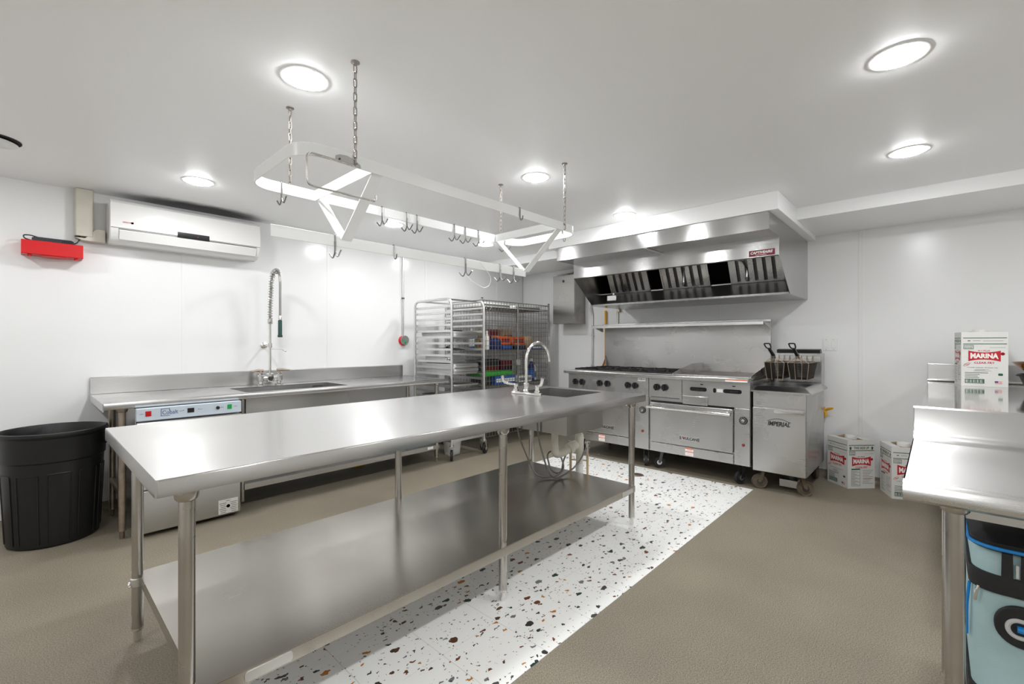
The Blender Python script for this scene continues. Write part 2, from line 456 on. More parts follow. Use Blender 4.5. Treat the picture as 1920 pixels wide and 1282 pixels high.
def dark_patch(m):  # ceiling colour goes dark in a soft, noisy ellipse above the air conditioner
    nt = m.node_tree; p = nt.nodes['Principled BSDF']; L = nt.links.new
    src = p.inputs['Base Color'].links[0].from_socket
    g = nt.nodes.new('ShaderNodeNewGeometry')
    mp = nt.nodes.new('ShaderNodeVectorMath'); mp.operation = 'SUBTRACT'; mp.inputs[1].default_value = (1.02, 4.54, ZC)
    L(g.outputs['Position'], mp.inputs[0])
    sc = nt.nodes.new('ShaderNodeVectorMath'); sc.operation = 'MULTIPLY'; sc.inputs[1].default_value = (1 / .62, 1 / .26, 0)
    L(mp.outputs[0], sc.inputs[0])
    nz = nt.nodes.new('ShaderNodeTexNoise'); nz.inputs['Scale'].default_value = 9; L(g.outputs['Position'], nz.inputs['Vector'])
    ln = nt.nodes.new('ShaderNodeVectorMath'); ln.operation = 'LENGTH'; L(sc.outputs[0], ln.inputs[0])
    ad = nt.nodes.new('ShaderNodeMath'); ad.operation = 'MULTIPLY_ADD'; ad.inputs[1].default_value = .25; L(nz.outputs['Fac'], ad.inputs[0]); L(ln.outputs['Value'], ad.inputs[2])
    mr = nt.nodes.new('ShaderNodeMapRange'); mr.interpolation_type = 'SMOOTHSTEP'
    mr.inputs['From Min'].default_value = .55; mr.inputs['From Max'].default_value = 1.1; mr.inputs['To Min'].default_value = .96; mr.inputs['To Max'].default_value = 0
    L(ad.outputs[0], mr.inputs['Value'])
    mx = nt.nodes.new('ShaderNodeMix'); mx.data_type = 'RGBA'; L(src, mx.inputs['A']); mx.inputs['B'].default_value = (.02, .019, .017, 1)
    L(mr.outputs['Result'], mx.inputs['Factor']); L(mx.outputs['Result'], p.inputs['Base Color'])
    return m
M_CEILS = dark_patch(mat('white_ceiling_dark_patch', (0.95, 0.952, 0.948, 1), 0.38, 0, spec=0.4, noise=0.01, nscale=1.0))
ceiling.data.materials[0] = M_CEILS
# wall panels: big glossy sheets with narrow joint strips
sx = [X0, -1.57, -0.33, 0.912, 2.154, 3.39, 4.64, X1]
for i in range(len(sx) - 1):
    MB().box(sx[i] + .004, Y1, .06, sx[i + 1] - .004, Y1 + .005, ZC).build('wall_panel', M_WALL, wl, smooth=False)
    if i: MB().box(sx[i] - .014, Y1 - .003, .06, sx[i] + .014, Y1 + .005, ZC).build('joint_strip', M_TRIM, wl, bevel=.0015)
sy = [Y0, -1.985, -0.74, 0.505, 1.755, 3.0, 4.25, Y1]
for i in range(len(sy) - 1):
    MB().box(X1, sy[i] + .004, .06, X1 + .005, sy[i + 1] - .004, ZC).build('wall_panel', M_WALL, wb, smooth=False)
    if i: MB().box(X1 - .003, sy[i] - .014, .06, X1 + .005, sy[i] + .014, ZC).build('joint_strip', M_TRIM, wb, bevel=.0015)
# cove base in the floor coating
MB().prism([(0, 0), (-.03, 0), (-.012, .012), (-.004, .03), (-.002, .062), (0, .062)], (X0, Y1 + .004, 0), (0, 1, 0), (0, 0, 1), (X1 - X0, 0, 0)).build('baseboard_left', M_FLOOR)
MB().prism([(0, 0), (-.03, 0), (-.012, .012), (-.004, .03), (-.002, .062), (0, .062)], (X1 + .004, Y0, 0), (1, 0, 0), (0, 0, 1), (0, Y1 - Y0, 0)).build('baseboard_back', M_FLOOR)
for n in ('baseboard_left', 'baseboard_back'): struct(bpy.data.objects[n])
struct(MB().box(3.785, .85, 2.25, X1, 3.0, ZC).build('trim_1', M_CEIL, smooth=False, bevel=.003))
t2 = MB().box(4.4, Y0, 2.288, X1, .85, ZC).box(4.4, 3.0, 2.288, X1, Y1, ZC)
struct(t2.build('trim_2', M_CEIL, smooth=False))
# terrazzo tiles, 12 inch squares let into the floor
ts = 0.3055
tx = [0.5395 + ts * i for i in range(13)] + [4.272]
ty = [1.150 + ts * i for i in range(7)] + [3.095]
tile_me = {}
for i in range(len(tx) - 1):
    for j in range(len(ty) - 1):
        w, h = tx[i + 1] - tx[i], ty[j + 1] - ty[j]
        if w < .02: continue
        key = (round(w, 3), round(h, 3))
        if key not in tile_me:
            b = MB().box(.0007, .0007, 0, w - .0007, h - .0007, .0022)
            o = b.build('tile', M_TERR, smooth=False); tile_me[key] = o.data; bpy.data.objects.remove(o)
        inst('tile', tile_me[key], (tx[i], ty[j], .0003), floor)
MB().lathe([(.062, .0018), (.062, .004), (.05, .006), (.012, .006)], (3.99, 2.09, 0), 20).build('drain_cover', M_RUST, floor)

# ================================================================== DOWNLIGHTS
def downlight(x, y, label):
    t = thing('recessed_light', label, 'ceiling light', (x, y, ZC), 'round recessed ceiling lights')
    MB().lathe([(.082, 0), (.100, 0), (.100, -.0015), (.094, -.003), (.082, -.003)], (x, y, ZC), 40, closed=True).build('trim_ring', M_TRIM, t)
    MB().lathe([(.081, -.0030), (.079, -.0055), (.070, -.0085), (.052, -.0110), (.03, -.012), (.004, -.0125)], (x, y, ZC), 32).build('lens', M_LENS, t)
for x, y, l in [(.816, 1.967, 'big round ceiling light beside the nearest pot rack chain'),
                (.827, 3.757, 'round ceiling light in front of the white air conditioner'),
                (2.37, 1.99, 'round ceiling light beside the right-hand pot rack chains'),
                (3.60, 2.005, 'round ceiling light just in front of the exhaust hood soffit'),
                (2.34, .109, 'large round ceiling light in the upper right corner'),
                (3.545, .118, 'round ceiling light right of the exhaust hood, before the ceiling beam'),
                (2.394, 3.771, 'round ceiling light seen behind the pot rack middle hooks'),
                (3.59, 3.76, 'round ceiling light above the wheeled sheet pan rack'),
                (.80, .11, 'round ceiling light beside the camera, at the near end of the right row'),
                (-.72, .11, 'unseen round ceiling light behind the camera, middle right'),  # unseen row, assumed from the grid spacing and the brighter left floor
                (-.72, 1.97, 'unseen round ceiling light behind the camera, middle left'),
                (-.72, 3.76, 'unseen round ceiling light behind the camera, by the left wall'),
                (-.72, -1.72, 'unseen added round ceiling light behind the camera, far right corner'),  # unseen row added to brighten the back wall and right tables
                (.80, -1.72, 'unseen added round ceiling light outside the frame, right of the foreground table'),
                (2.34, -1.72, 'unseen added round ceiling light outside the frame, beyond the foreground table'),
                (3.55, -1.72, 'unseen added round ceiling light outside the frame, beyond the far worktable')]:
    downlight(x, y, l)

# ================================================================== ISLAND PREP TABLE
TZ = .90
def table_leg(parent, x, y, ztop, m=M_TUBE, r=.0205, collar=True, name='leg'):
    l = MB().cyl((x, y, .05), (x, y, ztop), r, 20).build(name, m, parent)
    MB().lathe([(r + .0005, .058), (r + .001, .05), (.016, .045), (.0145, .042), (.0145, .012), (.012, 0)], (x, y, 0), 16).build('foot', M_CHROME if m is M_TUBE else m, l)
    if collar:
        MB().lathe([(.024, ztop - .036), (.029, ztop - .03), (.031, ztop - .012), (.031, ztop)], (x, y, 0), 20).build('collar', m, l)
    return l
isl = thing('prep_table', 'long stainless island worktable with built-in sink and undershelf on terrazzo', 'table', (1.6, 2.03, 0))
ix0, ix1, iy0, iy1 = .235, 2.985, 1.495, 2.573
sx0, sx1, sy0, sy1 = 2.45, 2.885, 1.79, 2.275
top = MB()
# plate with sink opening, turned-down apron with small return lip
for a in ((ix0, iy0, sx0, iy1), (sx1, iy0, ix1, iy1), (sx0, iy0, sx1, sy0), (sx0, sy1, sx1, iy1)):
    top.box(a[0], a[1], TZ - .003, a[2], a[3], TZ)
tob = top.build('tabletop', M_TOP, isl, smooth=False)
apr = MB()
ring = []
R = .006
def rrect(x0, y0, x1, y1, r, n=4):
    out = []
    for cx, cy, a0 in ((x1 - r, y1 - r, 0), (x0 + r, y1 - r, PI / 2), (x0 + r, y0 + r, PI), (x1 - r, y0 + r, 1.5 * PI)):
        for k in range(n + 1):
            a = a0 + PI / 2 * k / n
            out.append((cx + r * math.cos(a), cy + r * math.sin(a)))
    return out
prof = [(-.004, 0), (.000, -.0015), (.0018, -.005), (.002, -.048), (-.004, -.0495), (-.016, -.0495)]
rings = []
for d, z in prof:
    rings.append([(x, y, TZ + z) for x, y in rrect(ix0 - d, iy0 - d, ix1 + d, iy1 + d, .006 + d)])
n = len(rings[0]); vs = [p for rg in rings for p in rg]; fs = []
for i in range(len(rings) - 1):
    for k in range(n):
        l = (k + 1) % n
        fs.append((i * n + k, i * n + l, (i + 1) * n + l, (i + 1) * n + k))
apr.add(vs, fs); apr.build('apron', steel('steel_apron', 0.44, 0.22, 'x', tint=(1, .97, .93)), isl)
# stiffening channel under the top
MB().box(.33, 2.0, .80, 2.36, 2.06, .896).build('stiffener_channel', M_STX, isl, smooth=False)
for x, y in ((.315, 1.555), (1.60, 1.552), (2.872, 1.545), (.328, 2.475), (1.61, 2.482), (2.90, 2.482)):
    l = table_leg(isl, x, y, .852)
    cl = MB().lathe([(.0215, .236), (.0255, .238), (.0255, .268), (.0215, .27)], (x, y, 0), 16)
    sgy = 1 if y < 2 else -1
    if x < .5 or x > 2.5:
        sgx = 1 if x < 1 else -1
        cl.obox((x + sgx * .018, y + sgy * .012, .253), (.016 * sgx, 0, 0), (0, .012, 0), (0, 0, .017))
        for k in (-.012, 0, .012):
            cl.cyl((x - sgx * .024, y + k, .253 - abs(k)), (x - sgx * .031, y + k, .253 - abs(k)), .004, 8)
    cl.build('clamp', M_ALU, l)
sh = MB()
hx0, hx1, hy0, hy1 = .335, 2.862, 1.515, 2.50
sh.box(hx0, hy0, .278, hx1, hy1, .281)
for a in ((hx0, hy0, hx1, hy0 + .003), (hx0, hy1 - .003, hx1, hy1), (hx0, hy0, hx0 + .003, hy1), (hx1 - .003, hy0, hx1, hy1)):
    sh.box(a[0], a[1], .236, a[2], a[3], .279)
sho = sh.build('undershelf', M_SHELF, isl, smooth=False)
for x in (.52, 2.76):
    MB().prism(rrect(-.07, -.016, .07, .016, .01), (x, hy0 - .0025, .257), (1, 0, 0), (0, 0, 1), (0, .0025, 0)).build('clamp_plate', M_ALU, sho, bevel=.0008)
# sink bowl: thin-walled, seen from above and from below
sb = MB()
t = .004
zb = .648
sb.box(sx0 - t, sy0 - t, zb, sx0, sy1 + t, TZ - .0005).box(sx1, sy0 - t, zb, sx1 + t, sy1 + t, TZ - .0005)
sb.box(sx0, sy0 - t, zb, sx1, sy0, TZ - .0005).box(sx0, sy1, zb, sx1, sy1 + t, TZ - .0005)
sb.box(sx0 - t, sy0 - t, zb - t, sx1 + t, sy1 + t, zb)
so = sb.build('sink_bowl', M_STX, isl, smooth=False)
MB().lathe([(.045, .0005), (.044, .003), (.03, .002), (.01, .001)], (2.667, 2.03, zb), 20).build('drain_strainer', M_CHROME, so)

# deck faucet with gooseneck
fx, fy = 2.405, 2.105
fc = thing('gooseneck_faucet', 'chrome gooseneck faucet with two wing handles on the island sink', 'faucet', (fx, fy, TZ))
MB().prism([(p[0], p[1]) for p in rrect(-.026, -.135, .026, .135, .024)], (fx, fy, TZ), (1, 0, 0), (0, 1, 0), (0, 0, .016)).build('deck_plate', M_CHROME, fc, bevel=.004)
sp = [(fx, fy, TZ + .01), (fx, fy, 1.135)] + arc((fx + .128, fy, 1.135), .128, PI, .18, 18, UX, UZ)[1:]
sp += [sp[-1] + Vector((.008, 0, -.035))]
MB().tube(sp, .0105, 14).build('spout', M_CHROME, fc)
MB().lathe([(.023, .014), (.023, .03), (.019, .034), (.019, .06), (.022, .063), (.022, .078), (.013, .082)], (fx, fy, TZ), 18).build('spout_base', M_CHROME, fc)
for s in (-1, 1):
    y = fy + s * .10
    h = MB().lathe([(.021, .014), (.021, .028), (.015, .032), (.015, .052), (.018, .055), (.018, .068), (.006, .072)], (fx, y, TZ), 18).build('valve', M_CHROME, fc)
    pts = fillet([(fx - .005, y, TZ + .066), (fx - .03, y + s * .035, TZ + .068), (fx - .045, y + s * .075, TZ + .08), (fx - .05, y + s * .088, TZ + .125)], .03)
    MB().tube(pts, [.007 + .006 * i / len(pts) for i in range(len(pts))], 10).build('wing_handle', M_CHROME, h)

# drain plumbing under the sink
dp = thing('drain_pipe', 'stained white drain pipe with trap and standpipe under the island sink', 'pipe', (2.85, 2.1, 0))
MB().cyl((2.66, 2.05, .643), (2.66, 2.05, .50), .026, 18).cyl((2.66, 2.05, .646), (2.66, 2.05, .615), .034, 18).build('tailpiece', M_PVC, dp)
trap = fillet([(2.66, 2.05, .505), (2.66, 2.05, .44), (2.74, 2.035, .44), (2.81, 2.02, .468)], .05, 6)
MB().tube(trap, .028, 16).build('trap_bend', M_PVC, dp)
p0 = Vector((2.79, 2.024, .462)); d = (Vector((2.90, 2.0, .50)) - p0).normalized()
MB().lathe([(.03, 0), (.041, .002), (.043, .02), (.043, .032), (.04, .036), (.034, .04), (.034, .085), (.030, .087)], p0, 20, d).build('union_nut', M_PVC, dp)
MB().cyl((2.902, 2.0, .004), (2.902, 2.0, .57), .026, 18).build('standpipe', M_PVC, dp)
MB().lathe([(.032, .42), (.034, .425), (.034, .54), (.031, .545), (.031, .56), (.02, .563), (.016, .575), (.016, .59), (.012, .595)], (2.902, 2.0, 0), 18).build('cleanout_tee', M_PVC, dp)
MB().cyl((2.902, 2.0, .004), (2.902, 2.0, .34), .030, 18).build('floor_sleeve', M_WHITE, dp)
for k, (x, y) in enumerate(((2.885, 2.07), (2.945, 1.955))):
    s_ = MB().cyl((x, y, .004), (x, y, .42), .0095, 12).build('supply_pipe', M_CREAM, dp)
    MB().cyl((x, y, .41), (x, y, .48), .014, 12).cyl((x - .02, y, .455), (x + .02, y, .455), .008, 10).cyl((x, y, .48), (x, y, .495), .006, 8).lathe([(.02, .495), (.02, .505), (.004, .507)], (x, y, 0), 10).build('stop_valve', M_CHROME, s_)
MB().cyl((2.885, 2.07, .36), (2.945, 1.955, .36), .006, 10).build('brace', M_CREAM, dp)
def hose(name, pts, label):
    o = MB().tube(fillet(pts, .09, 7), .0062, 9).build(name, M_HOSE)
    return tag(o, label, 'hose')
hose('supply_hose', [(2.41, 2.19, .895), (2.42, 2.21, .62), (2.50, 2.10, .30), (2.62, 2.02, .291), (2.72, 2.0, .33), (2.72, 2.06, .46), (2.62, 2.10, .46), (2.60, 2.04, .33), (2.70, 2.02, .295), (2.80, 2.08, .36), (2.865, 2.07, .455)], 'braided hose hanging from the left faucet valve, coiled on the undershelf')
hose('supply_hose', [(2.41, 2.02, .895), (2.43, 2.02, .60), (2.50, 1.98, .34), (2.58, 1.98, .292), (2.74, 1.99, .30), (2.84, 1.96, .36), (2.90, 1.945, .45), (2.93, 1.955, .455)], 'braided hose from the right faucet valve curving to the supply pipe')

# ================================================================== DISH COUNTER ON THE LEFT WALL
CZ = .876
cx0, cx1, cy0, cy1 = .335, 3.06, 3.765, 4.606
dc = thing('dish_counter', 'stainless dish counter with backsplash, sink and rolled rim along the left wall', 'counter', (1.7, 4.2, 0))
bx0, bx1, by0, by1 = 1.18, 2.02, 3.93, 4.36
b = MB()
for a in ((cx0, cy0 + .03, bx0, cy1), (bx1, cy0 + .03, cx1, cy1), (bx0, cy0 + .03, bx1, by0), (bx0, by1, bx1, cy1)):
    b.box(a[0], a[1], CZ - .004, a[2], a[3], CZ)
b.build('countertop', M_STX, dc, smooth=False)
pf = [(.03, -.004), (.03, 0), (.022, .007), (.010, .010), (.002, .006), (-.001, -.004), (-.001, -.024), (.006, -.034), (.012, -.034), (.004, -.022), (.004, -.004), (.012, .004), (.022, .002)]
MB().prism(pf, (cx0, cy0, CZ), (0, 1, 0), (0, 0, 1), (cx1 - cx0, 0, 0)).build('rolled_rim', M_STX, dc)
MB().prism([(-.004, -.045), (.001, -.045), (.001, .004), (-.004, .004)], (cx0, cy0 + .01, CZ), (1, 0, 0), (0, 0, 1), (0, cy1 - cy0 - .02, 0)).build('end_flange', M_STX, dc, smooth=False)
MB().prism([(-.001, -.045), (.004, -.045), (.004, .004), (-.001, .004)], (cx1, cy0 + .01, CZ), (1, 0, 0), (0, 0, 1), (0, cy1 - cy0 - .02, 0)).build('end_flange', M_STX, dc, smooth=False)
MB().prism([(-.012, .002), (0, .002), (0, .10), (.012, .122), (.012, .128), (-.004, .128), (-.012, .122), (-.012, .105)], (cx0, cy1, CZ), (0, 1, 0), (0, 0, 1), (cx1 - cx0 - .02, 0, 0)).build('backsplash', M_STX, dc)
b = MB(); t = .004; zb = .60
b.box(bx0 - t, by0 - t, zb, bx0, by1 + t, CZ - .0005).box(bx1, by0 - t, zb, bx1 + t, by1 + t, CZ - .0005)
b.box(bx0, by0 - t, zb, bx1, by0, CZ - .0005).box(bx0, by1, zb, bx1, by1 + t, CZ - .0005).box(bx0 - t, by0 - t, zb - t, bx1 + t, by1 + t, zb)
b.build('sink_bowl', M_STX, dc, smooth=False)
MB().lathe([(.05, 0), (.05, .02), (.046, .02), (.046, .002)], (1.86, 4.20, CZ - .028), 24, closed=True).box(1.81, 4.196, CZ - .026, 1.91, 4.204, CZ - .02).build('drain_basket', M_CHROME, dc)
for x, y in ((.43, 3.84), (.438, 4.40)):
    l = table_leg(dc, x, y, .85, M_RUST)
MB().cyl((.432, 3.84, .27), (.437, 4.40, .27), .018, 14).build('cross_rail', M_RUST, dc)
for x, y in ((2.99, 3.885), (2.99, 4.42), (1.12, 4.42)):
    table_leg(dc, x, y, .85)
MB().cyl((1.14, 3.885, .05), (1.14, 3.885, .85), .015, 14).build('leg', M_TUBE, dc)
b = MB().box(1.15, 3.865, .180, 3.01, 4.44, .183)
for a in ((1.15, 3.865, 3.01, 3.868), (1.15, 4.437, 3.01, 4.44), (1.15, 3.868, 1.153, 4.437), (3.007, 3.868, 3.01, 4.437)):
    b.box(a[0], a[1], .138, a[2], a[3], .181)
us = b.build('undershelf', M_STX, dc, smooth=False)
MB().box(2.86, 3.8635, .150, 2.93, 3.8655, .176).build('maker_label', M_PWHT, us)

# pre-rinse spray faucet
px, py = 1.535, 4.46
pr_ = thing('pre_rinse_faucet', 'tall spring pre-rinse spray faucet standing on the wall counter sink', 'faucet', (px, py, CZ))
for s in (-1, 1):
    x = px + s * .078
    v = MB().lathe([(.034, 0), (.034, .010), (.019, .018), (.018, .036), (.028, .044), (.028, .086), (.020, .094), (.020, .112), (.013, .118), (.013, .130)], (x, py, CZ), 18).build('valve', M_CHROME, pr_)
    MB().tube([(x - s * .02, py, CZ + .134), (x + s * .02, py - .005, CZ + .137), (x + s * .09, py - .02, CZ + .131)], [.014, .013, .008], 10).build('lever', M_RUST, v)
MB().cyl((px - .078, py, CZ + .066), (px + .078, py, CZ + .066), .022, 16).lathe([(.030, .034), (.034, .05), (.034, .10), (.02, .112)], (px, py, CZ), 18).build('mixing_body', M_CHROME, pr_)
MB().cyl((px, py, CZ + .09), (px, py, 1.45), .0105, 14).build('riser_pipe', M_CHROME, pr_)
path = [Vector((px, py, 1.44)), Vector((px, py - .004, 1.60)), Vector((px, py - .03, 1.78))] + arc((px, py - .135, 1.80), .105, 0, PI, 14, UY, UZ)
path = fillet(path[:4], .06, 5)[:-1] + path[3:]
MB().tube(path, .010, 12).tube([path[-1], (px, py - .24, 1.47)], .010, 12).build('hose', M_WIRE, pr_)
# coil spring around the first stretch of the hose
acc = [0.0]
for i in range(1, len(path)): acc.append(acc[-1] + (path[i] - path[i - 1]).length)
def at_path(s):
    for i in range(1, len(path)):
        if s <= acc[i]:
            t = (s - acc[i - 1]) / max(1e-6, acc[i] - acc[i - 1])
            return path[i - 1].lerp(path[i], t), (path[i] - path[i - 1]).normalized()
    return path[-1], (path[-1] - path[-2]).normalized()
coil = []
turns = 25; per = 10; Ltot = acc[-1] * .84
for k in range(turns * per + 1):
    p, tt = at_path(Ltot * k / (turns * per))
    n1 = UX; n2 = tt.cross(n1).normalized()
    a = 2 * PI * k / per
    coil.append(p + (n1 * math.cos(a) + n2 * math.sin(a)) * .0215)
MB().tube(coil, .0036, 6).build('coil_spring', M_CHROME, pr_)
MB().lathe([(.018, 1.435), (.021, 1.44), (.021, 1.475), (.017, 1.48)], (px, py, 0), 16).build('spring_collar', M_CHROME, pr_)
MB().lathe([(.012, 1.50), (.014, 1.495), (.014, 1.462), (.011, 1.46)], (px, py - .24, 0), 14).build('hose_ferrule', M_CHROME, pr_)
MB().lathe([(.012, 1.465), (.0165, 1.455), (.0165, 1.335), (.020, 1.325), (.020, 1.312), (.010, 1.31)], (px, py - .24, 0), 16).build('spray_grip', M_GREEN, pr_)
MB().cyl((px, py, 1.238), (px, 4.618, 1.238), .009, 12).lathe([(.03, 0), (.03, .006), (.02, .012)], (px, 4.619, 1.238), 18, (0, -1, 0)).lathe([(.018, -.02), (.018, .02)], (px, py, 1.238), 14).build('wall_bracket', M_CHROME, pr_)
MB().tube(fillet([(px, py, 1.205), (px + .01, py - .12, 1.205), (px + .02, py - .22, 1.205), (px + .03, py - .25, 1.19), (px + .05, py - .24, 1.185)], .03), .004, 8).build('hook_arm', M_CHROME, pr_)

# ================================================================== UNDERCOUNTER DISHWASHER
dw = thing('dishwasher', 'undercounter dishwasher with pale control strip under the left counter', 'dishwasher', (.785, 4.05, 0))
MB().box(.487, 3.775, .02, 1.085, 4.36, .838).build('body', M_STX, dw, smooth=False, bevel=.004)
MB().box(.487, 3.742, .025, 1.085, 3.776, .30).build('lower_panel', M_STX, dw, smooth=False, bevel=.004)
dr = MB().box(.487, 3.735, .308, 1.085, 3.776, .742).build('door', M_STX, dw, smooth=False, bevel=.004)
MB().prism([(0, 0), (-.03, .004), (-.036, .016), (-.03, .026), (0, .028)], (.49, 3.736, .722), (0, 1, 0), (0, 0, 1), (.592, 0, 0)).build('door_handle', M_STX, dr)
cp = MB().box(.487, 3.722, .758, 1.085, 3.776, .838).build('control_panel', M_PALEB, dw, smooth=False, bevel=.003)
MB().box(.532, 3.716, .787, .562, 3.7225, .82).build('power_switch', M_RLED, cp, bevel=.002)
MB().box(.995, 3.716, .787, 1.022, 3.7225, .82).build('start_switch', M_GLED, cp, bevel=.002)
MB().box(.757, 3.719, .787, .795, 3.7225, .817).build('display', M_BLACK, cp)
MB().cyl((.935, 3.7225, .803), (.935, 3.712, .803), .011, 14).build('knob', M_BLACK, cp)
tx_ = MB()
tx_.cur = 0
tx_.text('Cobalt', (.662, 3.7205, .803), UX, UZ, height=.026, width=.085)
for a in ((.612, .780, .615, .828), (.612, .825, .66, .828), (.612, .780, .66, .783), (.657, .812, .66, .828)):
    tx_.box(a[0], 3.7208, a[1], a[2], 3.7216, a[3])
tx_.cur = 1
for x in (.512, .722, .833, .962, 1.047): tx_.box(x - .009, 3.7208, .802, x + .009, 3.7216, .8045)
for x in (.735, .82): tx_.cyl((x, 3.7216, .806), (x, 3.7205, .806), .003, 8)
tx_.build('lettering', [M_PBLU, M_PGRY], cp, smooth=False)
lb = MB(); lb.box(.945, 3.7405, .035, 1.068, 3.7425, .135)
lp = lb.build('rating_label', M_PWHT, dw, smooth=False)
lb = MB()
lb.text('COBALT', (1.006, 3.7400, .124), UX, UZ, width=.03, bold=.02)
for k in range(6):
    for x in (.972, 1.040): lb.box(x - .022 + .004 * (k % 3), 3.7400, .108 - k * .013, x + .022 - .003 * (k % 2), 3.7404, .111 - k * .013)
lb.lathe([(.012, 0), (.009, 0)], (1.006, 3.7402, .085), 14, (0, -1, 0))
lb.build('fine_print', M_PDRK, lp, smooth=False)
for x in (.52, 1.05):
    for y in (3.82, 4.31): MB().cyl((x, y, 0), (x, y, .022), .014, 10).build('foot', M_DARKST, dw)

# ================================================================== BLACK TRASH CAN
kx, ky, kr, kb, kh = .135, 4.20, .262, .218, .705
tc = thing('trash_can', 'large round black plastic trash can in the left corner by the counter', 'trash can', (kx, ky, 0))
def rad(z): return kb + (kr - .012 - kb) * z / .705
pr2 = [(.02, 0.0), (kb - .012, 0), (kb, .012)] + [(rad(z), z) for z in (.15, .3, .45, .522)] + [(rad(.53) + .007, .53)] + [(rad(z) + .007, z) for z in (.60, .672)] + [(kr, .678), (kr + .003, .692), (kr, .705), (kr - .010, .707), (kr - .014, .70)] + [(rad(z) - .012, z) for z in (.6, .3, .03)] + [(kb - .03, .016), (.02, .016)]
MB().lathe(pr2, (kx, ky, 0), 64, closed=True).build('body', M_CAN, tc)
for k in range(10):
    a0 = 2 * PI * k / 10 + .15; a1 = a0 + 2 * PI / 10 * .72
    pts = []
    def P(a, z): r = rad(z) + .001; return Vector((kx + r * math.cos(a), ky + r * math.sin(a), z))
    pts = [P(a0, .03), P(a0, .25), P(a0, .43)] + [P(a0 + (a1 - a0) * j / 6, .455) for j in range(7)] + [P(a1, .43), P(a1, .25), P(a1, .03)]
    MB().tube(fillet(pts, .02, 3), .0035, 6).build('panel_ridge', M_CAN, tc)
for a in (-.2, PI - .2):
    c = Vector((kx, ky, .60)); e = Vector((math.cos(a), math.sin(a), 0)); s = Vector((-math.sin(a), math.cos(a), 0))
    q = c + e * (kr - .008)
    MB().tube(fillet([q - s * .06, q - s * .055 + e * .018, q + s * .055 + e * .018, q + s * .06], .015), .011, 8).build('handle', M_CAN, tc)

# ================================================================== AIR CONDITIONER AND THINGS ON THE LEFT WALL
ac = thing('air_conditioner', 'white wall-mounted split air conditioner high on the left wall', 'air conditioner', (.93, 4.5, 2.0))
ax0, ax1 = .425, 1.437
def yz(poly, x0, x1, m, nm, par, bevel=0, smooth=True):
    return MB().prism(poly, (x0, 0, 0), (0, 1, 0), (0, 0, 1), (x1 - x0, 0, 0)).build(nm, m, par, smooth=smooth, bevel=bevel)
body = [(4.618, 2.03), (4.618, 2.322), (4.47, 2.322), (4.44, 2.312), (4.415, 2.29), (4.405, 2.20), (4.41, 2.09), (4.43, 2.035), (4.47, 2.008), (4.56, 2.0)]
yz(body, ax0, ax1, M_ACW, 'housing', ac, bevel=.008)
fp = [(4.43, 2.316), (4.408, 2.295), (4.396, 2.20), (4.398, 2.112), (4.407, 2.112), (4.408, 2.20), (4.418, 2.29), (4.436, 2.312)]
yz(fp, ax0 + .004, ax1 - .004, M_ACW, 'front_panel', ac)
lv = [(4.404, 2.098), (4.399, 2.092), (4.424, 2.030), (4.432, 2.028), (4.436, 2.034), (4.412, 2.094)]
yz(lv, ax0 + .055, ax1 - .035, M_ACW, 'louver', ac)
yz([(4.409, 2.106), (4.413, 2.106), (4.413, 2.100), (4.409, 2.100)], ax0 + .05, ax1 - .03, M_DARKST, 'louver_gap', ac)
dsp = yz([(4.3945, 2.142), (4.3925, 2.104), (4.395, 2.100), (4.405, 2.100), (4.405, 2.142)], .83, 1.045, M_BLACK, 'display', ac)
MB().cyl((.965, 4.3945, 2.120), (.965, 4.391, 2.120), .004, 8).build('indicator', M_RLED, dsp)
MB().text('LENNOX', (.522, 4.3945, 2.155), UX, UZ, width=.05, bold=.02).build('logo', M_PRED, ac, smooth=False)
MB().lathe([(.008, 0), (.006, 0)], (.552, 4.3945, 2.155), 12, (0, -1, 0)).build('logo_mark', M_PPNK, ac, smooth=False)
for k in range(18):
    MB().box(ax0 + .05 + k * .052, 4.46, 2.3215, ax0 + .085 + k * .052, 4.60, 2.3235).build('intake_slot', M_DARKST, ac)

ds = thing('duct_cover', 'aged beige pipe cover running from ceiling to the air conditioner', 'duct cover', (.30, 4.58, 2.0))
MB().prism([(-.052, 0), (-.052, -.06), (-.044, -.075), (.044, -.075), (.052, -.06), (.052, 0)], (.30, 4.619, 2.04), (1, 0, 0), (0, 1, 0), (0, 0, ZC - 2.04 - .002)).build('upright_cover', M_BEIGE, ds, bevel=.003)
MB().prism([(-.055, .0), (.0, .0), (.06, .075), (.11, .075), (.11, -.02), (-.02, -.02)], (.305, 4.618, 2.028), (1, 0, 0), (0, 0, 1), (0, -.07, 0)).build('elbow_cover', M_BEIGE, ds, bevel=.004)
MB().tube([(.262, 4.59, 2.03), (.285, 4.57, 2.055), (.33, 4.575, 2.075)], .011, 8).build('pipe_insulation', M_RUBBER, ds)

